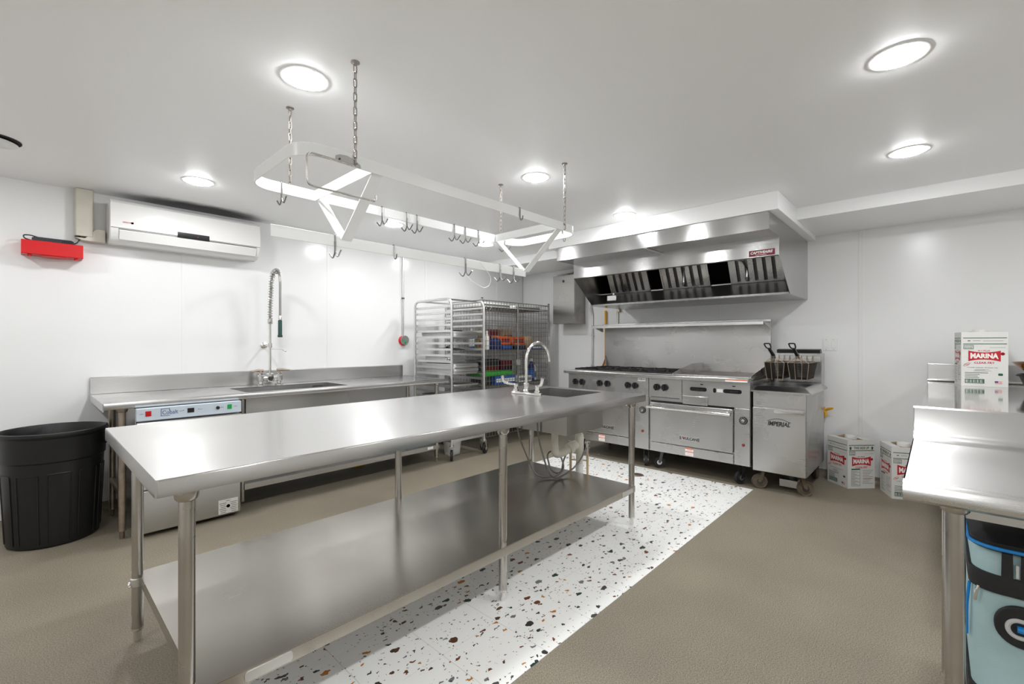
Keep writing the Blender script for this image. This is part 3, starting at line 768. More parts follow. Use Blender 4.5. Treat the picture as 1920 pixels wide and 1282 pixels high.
rs = thing('wall_shelf', 'bright red plastic wall tray under the beige pipe cover', 'shelf', (.14, 4.57, 1.86))
b = MB().box(-.015, 4.505, 1.868, .292, 4.618, 1.874).box(-.015, 4.505, 1.868, .292, 4.511, 1.963).box(-.015, 4.511, 1.868, -.009, 4.618, 1.963).box(.286, 4.511, 1.868, .292, 4.618, 1.963).box(-.009, 4.612, 1.874, .286, 4.618, 1.963)
b.build('tray', M_RED, rs, smooth=False, bevel=.003)
for x in (.025, .255):
    MB().cyl((x, 4.53, 1.868), (x, 4.53, 1.852), .010, 12).build('peg', M_RED, rs)
MB().lathe([(.075, 0), (.07, -.006), (.05, -.009), (.01, -.010)], (.14, 4.56, 1.868), 20).build('underside_boss', M_RED, rs)
rb = thing('router_box', 'black charger box with cable lying in the red wall tray', 'device', (.14, 4.56, 1.875))
MB().prism([(.035, 1.875), (.035, 1.985), (.05, 1.993), (.23, 1.993), (.245, 1.985), (.245, 1.875)], (0, 4.53, 0), (1, 0, 0), (0, 0, 1), (0, .07, 0)).build('case', M_CHARC, rb, bevel=.004)
for k in range(6): MB().box(.185 + k * .009, 4.5285, 1.968, .189 + k * .009, 4.531, 1.986).build('vent_slot', M_DARK, rb)
MB().tube(fillet([(.04, 4.55, 1.965), (.0, 4.545, 1.975), (-.005, 4.545, 1.998), (.03, 4.55, 2.002), (.06, 4.56, 1.995)], .02), .004, 8).build('cable', M_BLACK, rb)
MB().tube(fillet([(.245, 4.56, 1.975), (.262, 4.555, 1.985), (.272, 4.56, 2.005), (.28, 4.58, 2.03)], .015), .004, 8).build('cable', M_BLACK, rb)

cd = thing('conduit', 'thin metal conduit running down the left wall to a round device', 'conduit', (3.05, 4.6, 1.35))
MB().cyl((3.05, 4.606, 1.345), (3.05, 4.606, ZC - .001), .010, 12).build('pipe', M_ALU, cd)
MB().box(3.022, 4.612, 1.34, 3.036, 4.6195, ZC - .001).build('white_raceway', M_WHITE, cd)
MB().box(3.035, 4.594, 1.78, 3.065, 4.6195, 1.796).build('strap', M_DARKST, cd)
al = thing('alarm_gauge', 'round grey wall device with red back ring at the conduit end', 'gauge', (3.065, 4.6, 1.29))
MB().lathe([(.058, 0), (.058, .02), (.054, .024)], (3.056, 4.619, 1.289), 28, (0, -1, 0)).build('red_ring', M_RED, al)
MB().lathe([(.054, .024), (.056, .026), (.056, .038), (.050, .044), (.046, .040), (.02, .040)], (3.064, 4.619, 1.292), 28, (0, -1, 0)).build('face', M_GAUGE, al)
MB().lathe([(.014, .040), (.012, .047), (.004, .048)], (3.064, 4.619, 1.272), 16, (0, -1, 0)).build('button', M_GLED, al)

# ================================================================== HANGING POT RACK
qx0, qx1, qy0, qy1, qz = .685, 2.475, 1.71, 2.255, 1.965
pk = thing('pot_rack', 'white ceiling-hung pot rack of flat bars over the island table', 'pot rack', (1.58, 1.98, 1.7))
ringp = [(x, y, qz) for x, y in rrect(qx0, qy0, qx1, qy1, .10, 7)]
MB().ribbon(ringp, .05, .006, closed=True).build('rim_band', M_RACKW, pk, bevel=.001)
for x in (.985, 2.245):
    MB().ribbon([(x, qy0 + .004, qz), (x, qy1 - .004, qz)], .05, .006).build('cross_bar', M_RACKW, pk)
    for y in (qy0 + .006, qy1 - .006):
        a = Vector((x + .003, y, qz + .01)); b_ = Vector((x + .003, 2.0 + (-.008 if y < 2 else .008), 1.735))
        dd = (b_ - a); ln = dd.length; dd.normalize(); nn = dd.cross(UX).normalized()
        MB().obox((a + b_) / 2 + UX * .027, UX * .025, dd * ln / 2, nn * .003).build('v_brace', M_RACKW, pk, bevel=.001)
MB().ribbon([(.69, 2.0, 1.70), (2.275, 2.0, 1.70)], .05, .006).build('lower_bar', M_RACKW, pk, bevel=.001)
# chains
def link_mesh(flip):
    a, b = .0062, .0115
    pts = []
    for k in range(9): pts.append((a * math.cos(PI * k / 8), b + a * math.sin(PI * k / 8)))
    for k in range(9): pts.append((a * math.cos(PI + PI * k / 8), -b + a * math.sin(PI + PI * k / 8)))
    v3 = [(p[0], 0, p[1]) if not flip else (0, p[0], p[1]) for p in pts]
    o = MB().tube(v3, .0024, 6, closed=True).build('link', M_CHAIN); me = o.data
    bpy.data.objects.remove(o); return me
LM = [link_mesh(0), link_mesh(1)]
def chain(x, y, zbot, label):
    t = thing('chain', label, 'chain', (x, y, zbot), 'chains holding the pot rack')
    MB().lathe([(.018, 0), (.018, -.003), (.008, -.006), (.004, -.014)], (x, y, ZC), 14).build('ceiling_hook', M_CHAIN, t)
    z = ZC - .026; k = 0
    while z > zbot - .012:
        inst('link', LM[k % 2], (0, 0, z - zbot), t); z -= .0285; k += 1
chain(.905, 1.703, 2.0, 'steel chain at the near left of the pot rack, nearest the camera')
chain(.868, 2.262, 2.0, 'steel chain at the far left of the pot rack')
chain(2.31, 1.703, 2.0, 'steel chain at the near right of the pot rack')
chain(2.309, 2.262, 2.0, 'steel chain at the far right of the pot rack')
# hooks
def double_hook(x, y, ztop, drop, label, rz=0.0):
    t = thing('pot_hook', label, 'hook', (x, y, ztop), 'steel hooks on the pot rack')
    up = MB().tube(fillet([(x, y + .0068, ztop - .035), (x, y + .0068, ztop + .003), (x, y - .0068, ztop + .003), (x, y - .0068, ztop - drop)], .006, 3), .0034, 8)
    up.build('hanger', M_HOOK, t)
    for s in (-1, 1):
        pts = [(x + .0, y - .0068 + s * .003, ztop - .03), (x, y - .0068 + s * .003, ztop - drop), (x, y - .0068 + s * .024, ztop - drop - .024), (x, y - .0068 + s * .056, ztop - drop + .006)]
        MB().tube(fillet(pts, .016, 4), .0034, 8).build('prong', M_HOOK, t)
    if rz: t.rotation_euler.z = rz
def single_hook(x, y, ztop, label, rz=0.0):
    pts = [(0, .0068, -.02), (0, .0068, .004), (0, -.0068, .004), (0, -.0068, -.062), (0, -.016, -.070), (0, -.026, -.060), (0, -.028, -.045)]
    o = MB().tube(fillet(pts, .006, 3), .0032, 8).build('s_hook', M_HOOK)
    o.location = (x, y, ztop); o.rotation_euler.z = rz
    tag(o, label, 'hook', 'steel hooks on the pot rack')
zr = qz + .05
for x, l in ((.825, 'double hook at the left end of the rack, by the white left cross bar'),
             (1.356, 'lone double hook on the far rail, left of the ceiling light'),
             (1.517, 'first hook of the close pair on the far rail'),
             (1.588, 'second hook of the close pair on the far rail'),
             (1.873, 'first hook of the group of three on the far rail'),
             (1.966, 'middle hook of the group of three on the far rail'),
             (2.082, 'last hook of the group of three on the far rail'),
             (2.335, 'double hook on the far rail beyond the right cross bar')):
    double_hook(x, qy1, zr, .082, l)
for x, l in ((.962, 'double hook on the lower bar at the left brace'),
             (1.744, 'double hook on the lower bar holding a loose wire'),
             (2.032, 'double hook on the lower bar, second from its right end'),
             (2.155, 'double hook at the right end of the lower bar')):
    double_hook(x, 2.0, 1.75, .082, l)
single_hook(1.27, 2.0, 1.75, 'single S hook in the middle of the lower bar')
single_hook(1.893, qy0, zr, 'single S hook on the near rail of the rack')
single_hook(2.475, 1.84, zr, 'single S hook on the right end of the rack', PI / 2)
o = MB().tube(fillet([(1.744, 1.985, 1.655), (1.755, 1.96, 1.62), (1.80, 1.94, 1.595), (1.86, 1.96, 1.585), (1.93, 1.985, 1.61), (1.945, 1.985, 1.66), (1.90, 1.994, 1.71), (1.86, 1.996, 1.745)], .03, 5), .0016, 6).build('loose_wire', M_WHITE)
tag(o, 'thin white wire looped under the lower bar of the rack', 'wire')
th = thing('towel_holder', 'bent steel rod holder fixed to the near rail of the rack', 'holder', (.82, 1.70, 1.96))
MB().prism([(-.05, 0), (.055, 0), (.053, .012), (.03, .026), (-.005, .034), (-.035, .03), (-.05, .022)], (.875, qy0 - .0035, qz + .002), (1, 0, 0), (0, 0, 1), (0, -.003, 0)).build('mounting_plate', M_STX, th, bevel=.0006)
for dx in (-.035, .035):
    MB().cyl((.875 + dx, qy0 - .006, qz + .014), (.875 + dx, qy0 - .009, qz + .014), .004, 10).build('screw', M_DARKST, th)
MB().tube(fillet([(.90, qy0 - .008, qz + .004), (.712, qy0 - .008, qz + .004), (.712, qy0 - .012, 1.845), (.992, qy0 - .012, 1.845), (.994, qy0 - .012, 1.872)], .025, 5), .004, 10).build('rod', M_TUBE, th)

# ================================================================== SHEET PAN RACK
bk = thing('sheet_pan_rack', 'tall wheeled aluminium sheet pan rack at the end of the left counter', 'rack', (3.34, 4.1, 0))
gx0, gx1, gy0, gy1, gz = 3.105, 3.58, 3.775, 4.44, 1.735
for x in (gx0, gx1):
    MB().tube(fillet([(x, gy0, .19), (x, gy0, gz), (x, gy1, gz), (x, gy1, .19)], .085, 7), .0135, 10).build('side_frame', M_ALU, bk)
for y in (gy0 + .09, gy1 - .09):
    MB().obox(((gx0 + gx1) / 2, y, gz), ((gx1 - gx0) / 2, 0, 0), (0, .010, 0), (0, 0, .008)).build('top_rail', M_ALU, bk)
for y in (gy0, gy1):
    MB().obox(((gx0 + gx1) / 2, y, .215), ((gx1 - gx0) / 2, 0, 0), (0, .012, 0), (0, 0, .014)).build('bottom_rail', M_ALU, bk)
for x in (gx0, gx1):
    MB().obox((x, (gy0 + gy1) / 2, .215), (.012, 0, 0), (0, (gy1 - gy0) / 2, 0), (0, 0, .014)).build('bottom_rail', M_ALU, bk)
sm = MB().prism([(0, 0), (.003, 0), (.003, .024), (0, .024)], (0, 0, 0), (1, 0, 0), (0, 0, 1), (0, gy1 - gy0 - .02, 0)).box(.003, 0, 0, .036, gy1 - gy0 - .02, .003)
o = sm.build('slide', M_ALU, smooth=False); sl_a = o.data; bpy.data.objects.remove(o)
sm = MB().prism([(-.003, 0), (0, 0), (0, .024), (-.003, .024)], (0, 0, 0), (1, 0, 0), (0, 0, 1), (0, gy1 - gy0 - .02, 0)).box(-.036, 0, 0, -.003, gy1 - gy0 - .02, .003)
o = sm.build('slide', M_ALU, smooth=False); sl_b = o.data; bpy.data.objects.remove(o)
slz = [.31 + .0668 * k for k in range(21)]
for z in slz:
    inst('slide', sl_a, (gx0 + .0125 - 3.34, gy0 + .01 - 4.1, z), bk)
    inst('slide', sl_b, (gx1 - .0125 - 3.34, gy0 + .01 - 4.1, z), bk)
def caster(parent, x, y, ztop, r, w, ang, mw=M_RUBBER, mf=M_ALU):
    c, s = math.cos(ang), math.sin(ang)
    fwd = Vector((c, s, 0)); sd = Vector((-s, c, 0))
    wc = Vector((x, y, r)) + fwd * r * .45
    f = MB().cyl((x, y, ztop), (x, y, ztop - .016), .024, 14).lathe([(.02, ztop - .03), (.026, ztop - .016), (.008, ztop - .014)], (x, y, 0), 14)
    for k in (-1, 1):
        tp = Vector((x, y, ztop - .022)) + sd * k * (w / 2 + .005)
        f.obox((tp + wc + sd * k * (w / 2 + .005)) / 2, sd * .002, (tp - wc - sd * k * (w / 2 + .005)) / 2, fwd * .014)
    f.cyl(wc - sd * (w / 2 + .012), wc + sd * (w / 2 + .012), .006, 8)
    f.obox(Vector((x, y, ztop - .022)) , sd * (w / 2 + .006), fwd * .022, UZ * .003)
    fo = f.build('caster', mf, parent)
    MB().lathe([(.012, -w / 2), (r * .55, -w / 2), (r * .60, -w * .22), (r * .82, -w * .22), (r * .96, -w * .42), (r, -w * .22), (r, w * .22), (r * .96, w * .42), (r * .82, w * .22), (r * .60, w * .22), (r * .55, w / 2), (.012, w / 2)], wc, 24, sd).build('wheel', mw, fo)
    MB().lathe([(.004, -w / 2 - .003), (r * .42, -w / 2 - .002), (r * .42, w / 2 + .002), (.004, w / 2 + .003)], wc, 14, sd).build('hub', M_ALU if mw is M_RUBBER else M_DARKST, fo)
for x, y, a in ((gx0, gy0, .9), (gx1, gy0, .4), (gx0, gy1, 2.0), (gx1, gy1, 2.6)):
    MB().cyl((x, y, .20), (x, y, .165), .013, 10).build('caster_stem', M_ALU, bk)
    caster(bk, x, y, .170, .058, .032, a)
# sheet pans: one mesh, each pan a thing
def pan_mesh(w, l, h, nm='sheet_pan'):
    prof = [(0.0, 0), (0.012, h), (0.018, h + .001), (0.018, h - .003), (0.014, h - .0015), (0.002, -.0)]
    rings = []
    for d, z in ((-.03, .0012), (-.012, .0012), (0, .006), (.010, h), (.015, h + .001), (.016, h - .004), (.012, h - .003), (.0025, .0045), (-.011, 0), (-.03, 0)):
        rings.append([(x, y, z) for x, y in rrect(-w / 2 - d + .018, -l / 2 - d + .018, w / 2 + d - .018, l / 2 + d - .018, .026 + d if d > -.03 else .004, 3)])
    n = len(rings[0]); vs = [p for r in rings for p in r]; fs = []
    for i in range(len(rings) - 1):
        for k in range(n):
            q = (k + 1) % n
            fs.append((i * n + k, i * n + q, (i + 1) * n + q, (i + 1) * n + k))
    fs.append(tuple(range(n))); fs.append(tuple((len(rings) - 1) * n + k for k in reversed(range(n))))
    o = MB().add(vs, fs).build(nm, M_PAN); me = o.data; bpy.data.objects.remove(o); return me
PM = pan_mesh(.395, .60, .026)
PS = pan_mesh(.30, .42, .024)
def pan(x, y, z, label, group, me=PM, rz=0.0, nm='sheet_pan'):
    o = inst(nm, me, (x, y, z), None, (0, 0, rz)); return tag(o, label, 'pan', group)
pcx, pcy = 3.3425, 4.10
za = slz[15] + .0035
for k in range(7):
    pan(pcx + random.uniform(-.003, .003), pcy + random.uniform(-.012, .012), za + k * .0075, 'aluminium sheet pan in the short upper stack on the rack', 'sheet pans in the upper stack')
zb_ = slz[9] + .0035
for k in range(13):
    pan(pcx + random.uniform(-.003, .003), pcy + random.uniform(-.012, .012), zb_ + k * .0075, 'aluminium sheet pan in the tall lower stack on the rack', 'sheet pans in the lower stack')
zc_ = zb_ + 13 * .0075 + .02
for k in range(9):
    pan(pcx - .05 + random.uniform(-.004, .004), pcy + .02 + random.uniform(-.01, .01), zc_ + k * .008, 'small sheet pan piled on top of the tall lower stack', 'small sheet pans', PS)
pan(pcx, pcy - .01, slz[7] + .0035, 'single sheet pan on the rack just below the lower stack', 'single sheet pans on the rack')
pan(pcx, pcy, slz[5] + .0035, 'single sheet pan on the rack at counter rim height', 'single sheet pans on the rack')
o = MB().lathe([(.15, 0), (.165, .012), (.17, .018), (.16, .018), (.145, .004), (.01, .004)], (3.34, 4.12, za + 6 * .0075 + .028), 28).build('black_tray', M_BLACK)
tag(o, 'shallow black round tray lying on the upper stack of pans', 'tray')
lid = thing('pot_lid', 'dark round pot lid with a chrome knob resting on a rack slide', 'cover', (3.34, 4.14, slz[13]))  # loose pot lid lying on the rack
MB().lathe([(.205, .003), (.205, .010), (.15, .022), (.03, .030)], (3.34, 4.14, slz[13]), 28).build('dome', M_DARKST, lid)
MB().lathe([(.012, .028), (.022, .042), (.02, .052), (.005, .055)], (3.34, 4.14, slz[13]), 14).build('knob', M_CHROME, lid)
bu = thing('bucket', 'white plastic bucket on the floor under the sheet pan rack', 'bucket', (3.34, 4.02, 0))
MB().lathe([(.02, .0), (.085, 0), (.088, .006), (.108, .17), (.112, .175), (.112, .19), (.105, .19), (.082, .008), (.02, .008)], (3.34, 4.05, 0), 28, closed=True).build('pail', M_WHITE, bu)
MB().tube(arc((3.34, 4.05, .178), .114, PI * 1.02, PI * 1.98, 14, UX, (0, .35, .94)), .0025, 6).build('bail_handle', M_ALU, bu)

# ================================================================== WIRE SECURITY CAGE
cg = thing('security_cage', 'wire mesh security cage cabinet with shelves in the far corner', 'cage', (4.3, 4.2, 0))
wx0, wx1, wy0, wy1, wz0, wz1 = 3.69, 4.95, 3.925, 4.52, .14, 1.77
for x in (wx0, wx1):
    for y in (wy0, wy1):
        p = MB().cyl((x, y, .11), (x, y, wz1 + .02), .0125, 12).build('post', M_WIRE, cg)
        MB().lathe([(.014, wz1 + .02), (.014, wz1 + .03), (.004, wz1 + .032)], (x, y, 0), 10).build('cap', M_DARKST, p)
        caster(cg, x, y, .125, .048, .028, random.uniform(0, 6))
def wire_panel(o, u, v, w, h, nu, nv, r, nm, parent, frame=True, vert_front=-1):
    o, u, v = Vector(o), Vector(u), Vector(v); nrm = u.cross(v).normalized()
    b = MB()
    for i in range(nu + 1):
        p = o + u * w * i / nu + nrm * r * vert_front
        b.tube([p, p + v * h], r, 5)
    for j in range(nv + 1):
        p = o + v * h * j / nv - nrm * r * vert_front
        b.tube([p, p + u * w], r, 5)
    if frame:
        b.tube([o, o + u * w], .005, 6).tube([o + v * h, o + v * h + u * w], .005, 6).tube([o, o + v * h], .006, 6).tube([o + u * w, o + u * w + v * h], .006, 6)
    return b.build(nm, M_WIRE, parent)
xm = (wx0 + wx1) / 2 - .005
for a, c in ((wx0 + .016, xm - .006), (xm + .006, wx1 - .016)):
    dn = wire_panel((a, wy0 - .008, wz0), UX, UZ, c - a, wz1 - wz0, 12, 27, .0030, 'door', cg)
MB().box(xm - .045, wy0 - .028, .98, xm + .03, wy0 - .012, 1.05).build('latch', M_ALU, cg, bevel=.003)
for z in (.6, 1.3):
    MB().cyl((wx1 - .002, wy0 - .012, z), (wx1 - .002, wy0 - .012, z + .05), .007, 8).build('hinge', M_ALU, cg)
wire_panel((wx0, wy0 + .014, wz0), UY, UZ, wy1 - wy0 - .028, wz1 - wz0, 11, 27, .0024, 'side_panel', cg)
wire_panel((wx1, wy0 + .014, wz0), UY, UZ, wy1 - wy0 - .028, wz1 - wz0, 11, 27, .0024, 'side_panel', cg)
wire_panel((wx0, wy1, wz0), UX, UZ, wx1 - wx0, wz1 - wz0, 22, 14, .0024, 'back_panel', cg, vert_front=1)
shelf_z = (.30, .745, 1.175, 1.70)
for z in shelf_z:
    b = MB()
    for i in range(41):
        x = wx0 + .02 + (wx1 - wx0 - .04) * i / 40
        b.tube([(x, wy0 + .02, z), (x, wy1 - .02, z)], .0022, 4)
    for y in (wy0 + .02, wy0 + .3, wy1 - .02):
        b.tube([(wx0, y, z - .005), (wx1, y, z - .005)], .004, 6)
    for y in (wy0 + .016, wy1 - .016):
        b.tube([(wx0, y, z - .032), (wx1, y, z - .032)], .0035, 6)
        for i in range(20):
            x = wx0 + .02 + (wx1 - wx0 - .05) * i / 19
            b.tube([(x, y, z - .032), (x + .03, y, z - .005)], .0022, 4)
    b.build('wire_shelf', M_WIRE, cg)
# goods inside the cage
def carton(nm, x0, y0, z0, x1, y1, z1, m, label, cat='box', group='goods in the wire cage', stripe=None):
    t = thing(nm, label, cat, ((x0 + x1) / 2, (y0 + y1) / 2, z0), group)
    MB().box(x0, y0, z0, x1, y1, z1).build('carton', m, t, bevel=.003)
    MB().box(x0 + .01, y0 - .001, z0 + (z1 - z0) * .25, x1 - .01, y0 + .002, z0 + (z1 - z0) * .7).build('label_panel', stripe or M_PWHT, t)
    MB().box((x0 + x1) / 2 - .012, y0 + .002, z1 - .001, (x0 + x1) / 2 + .012, y1 - .002, z1 + .0015).build('tape', M_TAN, t)
def bottle(x, y, z0, r, h, m, mc, label, mb=None, group='goods in the wire cage'):
    t = thing('bottle', label, 'bottle', (x, y, z0), group)
    MB().lathe([(.01, 0), (r, .003), (r, h * .62), (r * .85, h * .70), (r * .4, h * .82), (r * .36, h * .9)], (x, y, z0), 18).build('body', m, t)
    MB().lathe([(r * .45, h * .88), (r * .45, h), (.003, h + .002)], (x, y, z0), 14).build('cap', mc, t)
    MB().lathe([(r + .0008, h * .15), (r + .0008, h * .5)], (x, y, z0), 18).build('band', mb or M_PWHT, t)
def pack(x, y, z0, rx, ry, h, m, label):
    t = []
    prof = [(.05, 0), (.92, .02), (1.0, .25), (.96, .6), (.75, .9), (.3, 1.0), (.05, .98)]
    vs = []; fs = []; n = 16
    for r, zz in prof:
        for k in range(n):
            a = 2 * PI * k / n; w = 1 + .08 * math.sin(5 * a + zz * 7)
            c, s = math.cos(a), math.sin(a); q = (abs(c) ** 4 + abs(s) ** 4) ** -.25
            vs.append((x + rx * r * w * c * q, y + ry * r * w * s * q, z0 + h * zz))
    for i in range(len(prof) - 1):
        for k in range(n):
            l = (k + 1) % n; fs.append((i * n + k, i * n + l, (i + 1) * n + l, (i + 1) * n + k))
    fs += [tuple(reversed(range(n))), tuple((len(prof) - 1) * n + k for k in range(n))]
    o = MB().add(vs, fs).build('soft_pack', m); tag(o, label, 'bag', 'goods in the wire cage')
s2 = 1.1785
bottle(3.775, 4.02, s2, .03, .22, M_YEL, M_RED, 'yellow bottle with red cap at the left of the cage shelf', M_RED)
bottle(3.86, 4.02, s2, .033, .23, M_PWHT, M_PWHT, 'white bottle beside the yellow one in the cage')
bottle(3.79, 4.22, s2, .035, .26, M_BLUE, M_PWHT, 'blue bottle behind the yellow one in the cage', M_PWHT)
pack(4.00, 4.26, s2, .085, .08, .26, M_OLIVE, 'olive green soft pack on the upper cage shelf')
pack(4.03, 4.05, s2, .07, .06, .15, M_NAVY, 'navy blue soft pack before the olive one')
carton('food_carton', 4.12, 4.01, s2, 4.30, 4.16, s2 + .06, M_NAVY, 'flat navy box under the orange boxes in the cage', stripe=M_BLUE)
carton('food_carton', 4.11, 4.02, s2 + .064, 4.285, 4.17, s2 + .17, M_ORNG, 'left orange box on the upper cage shelf', stripe=M_MAROON)
carton('food_carton', 4.36, 4.02, s2, 4.58, 4.20, s2 + .055, M_BLACK, 'flat black box under the right orange box in the cage', stripe=M_NAVY)
carton('food_carton', 4.345, 4.03, s2 + .058, 4.57, 4.19, s2 + .165, M_ORNG, 'right orange box on the upper cage shelf', stripe=M_MAROON)
carton('food_carton', 4.18, 4.28, s2, 4.34, 4.44, s2 + .26, M_MAROON, 'dark red box at the back of the upper cage shelf', stripe=M_TAN)
carton('food_carton', 4.42, 4.29, s2, 4.62, 4.46, s2 + .27, M_TAN, 'tan box at the back right of the upper cage shelf', stripe=M_MAROON)
pack(4.72, 4.12, s2, .085, .08, .18, M_TAN, 'tan soft pack at the right of the upper cage shelf')
carton('food_carton', 4.66, 3.97, s2, 4.86, 4.03, s2 + .05, M_BLUE, 'blue flat box at the right of the upper cage shelf', stripe=M_PWHT)
s1 = .7485
o = MB().prism([(3.72, .80), (4.30, .80), (4.33, .855), (3.70, .855)], (0, 3.99, .0495), (1, 0, 0), (0, 0, 1), (0, .26, 0)).build('green_bin', M_LIME, bevel=.01)
tag(o, 'bright green bin lying on the lower cage shelf boxes', 'bin')
carton('food_carton', 3.76, 4.0, s1, 3.92, 4.2, s1 + .10, M_PDRK, 'dark box at the left of the lower cage shelf', stripe=M_DARKST)
carton('food_carton', 3.96, 3.965, s1, 4.32, 4.24, s1 + .10, M_BLUE, 'long blue and white box under the green bin', stripe=M_PWHT)
carton('food_carton', 4.40, 3.98, s1, 4.66, 4.2, s1 + .08, M_PWHT, 'low white box at the right of the lower cage shelf', stripe=M_GAUGE)
carton('food_carton', 4.10, 4.28, s1, 4.34, 4.46, s1 + .30, M_PDRK, 'tall dark box at the back of the lower cage shelf', stripe=M_MAROON)
carton('food_carton', 4.40, 4.28, s1, 4.60, 4.46, s1 + .28, M_MAROON, 'tall maroon box at the back of the lower cage shelf', stripe=M_PDRK)
bottle(4.74, 4.06, s1, .045, .30, M_NAVY, M_PWHT, 'big navy bottle on the lower cage shelf', M_BLUE)
bottle(4.84, 4.10, s1, .04, .24, M_PWHT, M_PGRY, 'white jug at the right end of the lower cage shelf', M_PGRY)
s0 = .3035
carton('food_carton', 3.76, 4.0, s0, 4.02, 4.3, s0 + .22, M_MAROON, 'maroon box on the bottom cage shelf', stripe=M_PWHT)
carton('food_carton', 4.10, 4.0, s0, 4.40, 4.3, s0 + .26, M_PDRK, 'dark box on the bottom cage shelf', stripe=M_TAN)
carton('food_carton', 4.48, 4.0, s0, 4.80, 4.3, s0 + .2, M_TAN, 'tan box on the bottom cage shelf', stripe=M_BLUE)
carton('paper_stack', 3.76, 4.0, 1.7035, 4.25, 4.40, 1.755, M_PWHT, 'white flat carton on the top cage shelf, left', stripe=M_PGRY)
carton('paper_stack', 4.36, 4.0, 1.7035, 4.86, 4.40, 1.75, M_PWHT, 'white flat carton on the top cage shelf, right', stripe=M_PGRY)

# ================================================================== EXHAUST HOOD
hd = thing('exhaust_hood', 'stainless exhaust hood with baffle filters over the range', 'hood', (4.6, 1.9, 1.68))
ha, hb = .915, 2.90
def xz(poly, y0, y1, m, nm, par, bevel=0, smooth=False, label=None):
    return MB().prism(poly, (0, y0, 0), (1, 0, 0), (0, 0, 1), (0, y1 - y0, 0)).build(nm, m, par, smooth=smooth, bevel=bevel, label=label)
side = [(3.8, 2.248), (3.8, 2.115), (4.1, 2.115), (4.1, 1.963), (4.468, 1.682), (X1 - .001, 1.682), (X1 - .001, 2.248)]
xz(side, ha, ha + .004, M_HOOD, 'side_panel', hd)
xz(side, hb - .004, hb, M_HOOD, 'side_panel', hd)
xz([(3.8, 2.248), (3.8, 2.115), (3.804, 2.115), (3.804, 2.248)], ha + .004, hb - .004, M_HOOD, 'front_fascia', hd)
ul = xz([(3.804, 2.115), (4.10, 2.115), (4.10, 2.119), (3.804, 2.119)], ha + .004, hb - .004, M_HOOD, 'fascia_underside', hd)
MB().box(3.806, 1.895, 2.1085, 4.098, 1.925, 2.115).build('seam_strip', M_ALU, ul, bevel=.001)
canopy = xz([(4.1, 2.115), (4.1, 1.965), (4.112, 1.958), (4.118, 1.965), (4.104, 1.968), (4.104, 2.115)], ha + .004, hb - .004, M_HOOD, 'canopy_front', hd)
xz([(3.806, 2.244), (X1 - .002, 2.244), (X1 - .002, 2.248), (3.806, 2.248)], ha + .004, hb - .004, M_HOODIN, 'roof_panel', hd)
xz([(4.468, 1.682), (X1 - .002, 1.682), (X1 - .002, 1.686), (4.472, 1.686)], ha + .004, hb - .004, M_HOOD, 'bottom_plate', hd)
xz([(4.466, 1.682), (4.466, 1.70), (4.474, 1.704), (4.74, 1.838), (4.744, 1.834), (4.482, 1.70), (4.474, 1.686)], ha + .004, hb - .004, M_HOODIN, 'inner_pan', hd)
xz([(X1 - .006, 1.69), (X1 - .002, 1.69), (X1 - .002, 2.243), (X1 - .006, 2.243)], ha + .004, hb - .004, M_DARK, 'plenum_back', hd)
fd = Vector((4.56 - 4.74, 0, 2.20 - 1.84)); fl_ = fd.length; fd.normalize(); fnn = Vector((-fd.z, 0, fd.x))
if fnn.x > 0: fnn = -fnn
for a, b_ in ((2.80, 2.31), (2.165, 1.665), (1.47, 1.005)):
    o0 = Vector((4.74, 0, 1.842))
    wd = a - b_
    f = MB()
    c = o0 + fd * fl_ / 2; c.y = (a + b_) / 2
    for s in (-1, 1):
        f.obox(c + UY * s * (wd / 2 - .008), UY * .008, fd * fl_ / 2, fnn * .016)
        f.obox(c + fd * s * (fl_ / 2 - .008), UY * wd / 2, fd * .008, fnn * .016)
    fo = f.build('filter', M_STZ, hd, smooth=False)
    nb = 6
    for k in range(nb):
        y = b_ + wd * (k + .5) / nb
        MB().obox(Vector((c.x, y, c.z)) + fnn * .010, UY * .023, fd * (fl_ / 2 - .016), fnn * .004).obox(Vector((c.x, y - .022, c.z)), UY * .0015, fd * (fl_ / 2 - .016), fnn * .012).obox(Vector((c.x, y + .022, c.z)), UY * .0015, fd * (fl_ / 2 - .016), fnn * .012).build('baffle', M_STZ, fo, smooth=False)
    MB().obox(c - fnn * .014, UY * (wd / 2 - .016), fd * (fl_ / 2 - .016), fnn * .002).build('filter_back', M_DARKST, fo, smooth=False)
xz([(4.735, 1.836), (4.752, 1.836), (4.752, 1.852), (4.735, 1.846)], ha + .004, hb - .004, M_STY, 'filter_rail', hd)
MB().tube(fillet([(4.46, 1.83, 1.86), (4.46, 1.83, 2.03), (4.46, 1.36, 2.03), (4.44, 1.28, 2.0), (4.42, 1.24, 1.93), (4.42, 1.24, 1.85)], .025), .010, 10).build('suppression_pipe', M_STZ, hd)
for y, z in ((1.83, 1.86), (1.24, 1.85)):
    MB().lathe([(.016, 0), (.018, -.012), (.011, -.03), (.004, -.034)], (4.46 if y > 1.5 else 4.42, y, z), 12).build('nozzle', M_DARKST, hd)
MB().box(4.52, 2.62, 1.735, 4.62, 2.74, 1.80).cyl((4.57, 2.68, 1.80), (4.57, 2.68, 1.83), .02, 10).build('grease_cup', M_STX, hd, bevel=.006)
sg = MB(); sg.cur = 0
sg.box(4.0955, .945, 1.972, 4.0995, 1.135, 2.020)
sg.cur = 1
sg.text('CAPTIVEAIRE', (4.0948, 1.04, 2.000), NY, UZ, width=.165, height=.022, bold=.035, shear=.25)
sg.box(4.0948, 1.005, 1.979, 4.0955, 1.085, 1.982)
sg.build('badge', [M_CRIM, M_PWHT], hd, smooth=False, label='crimson maker badge with white lettering')

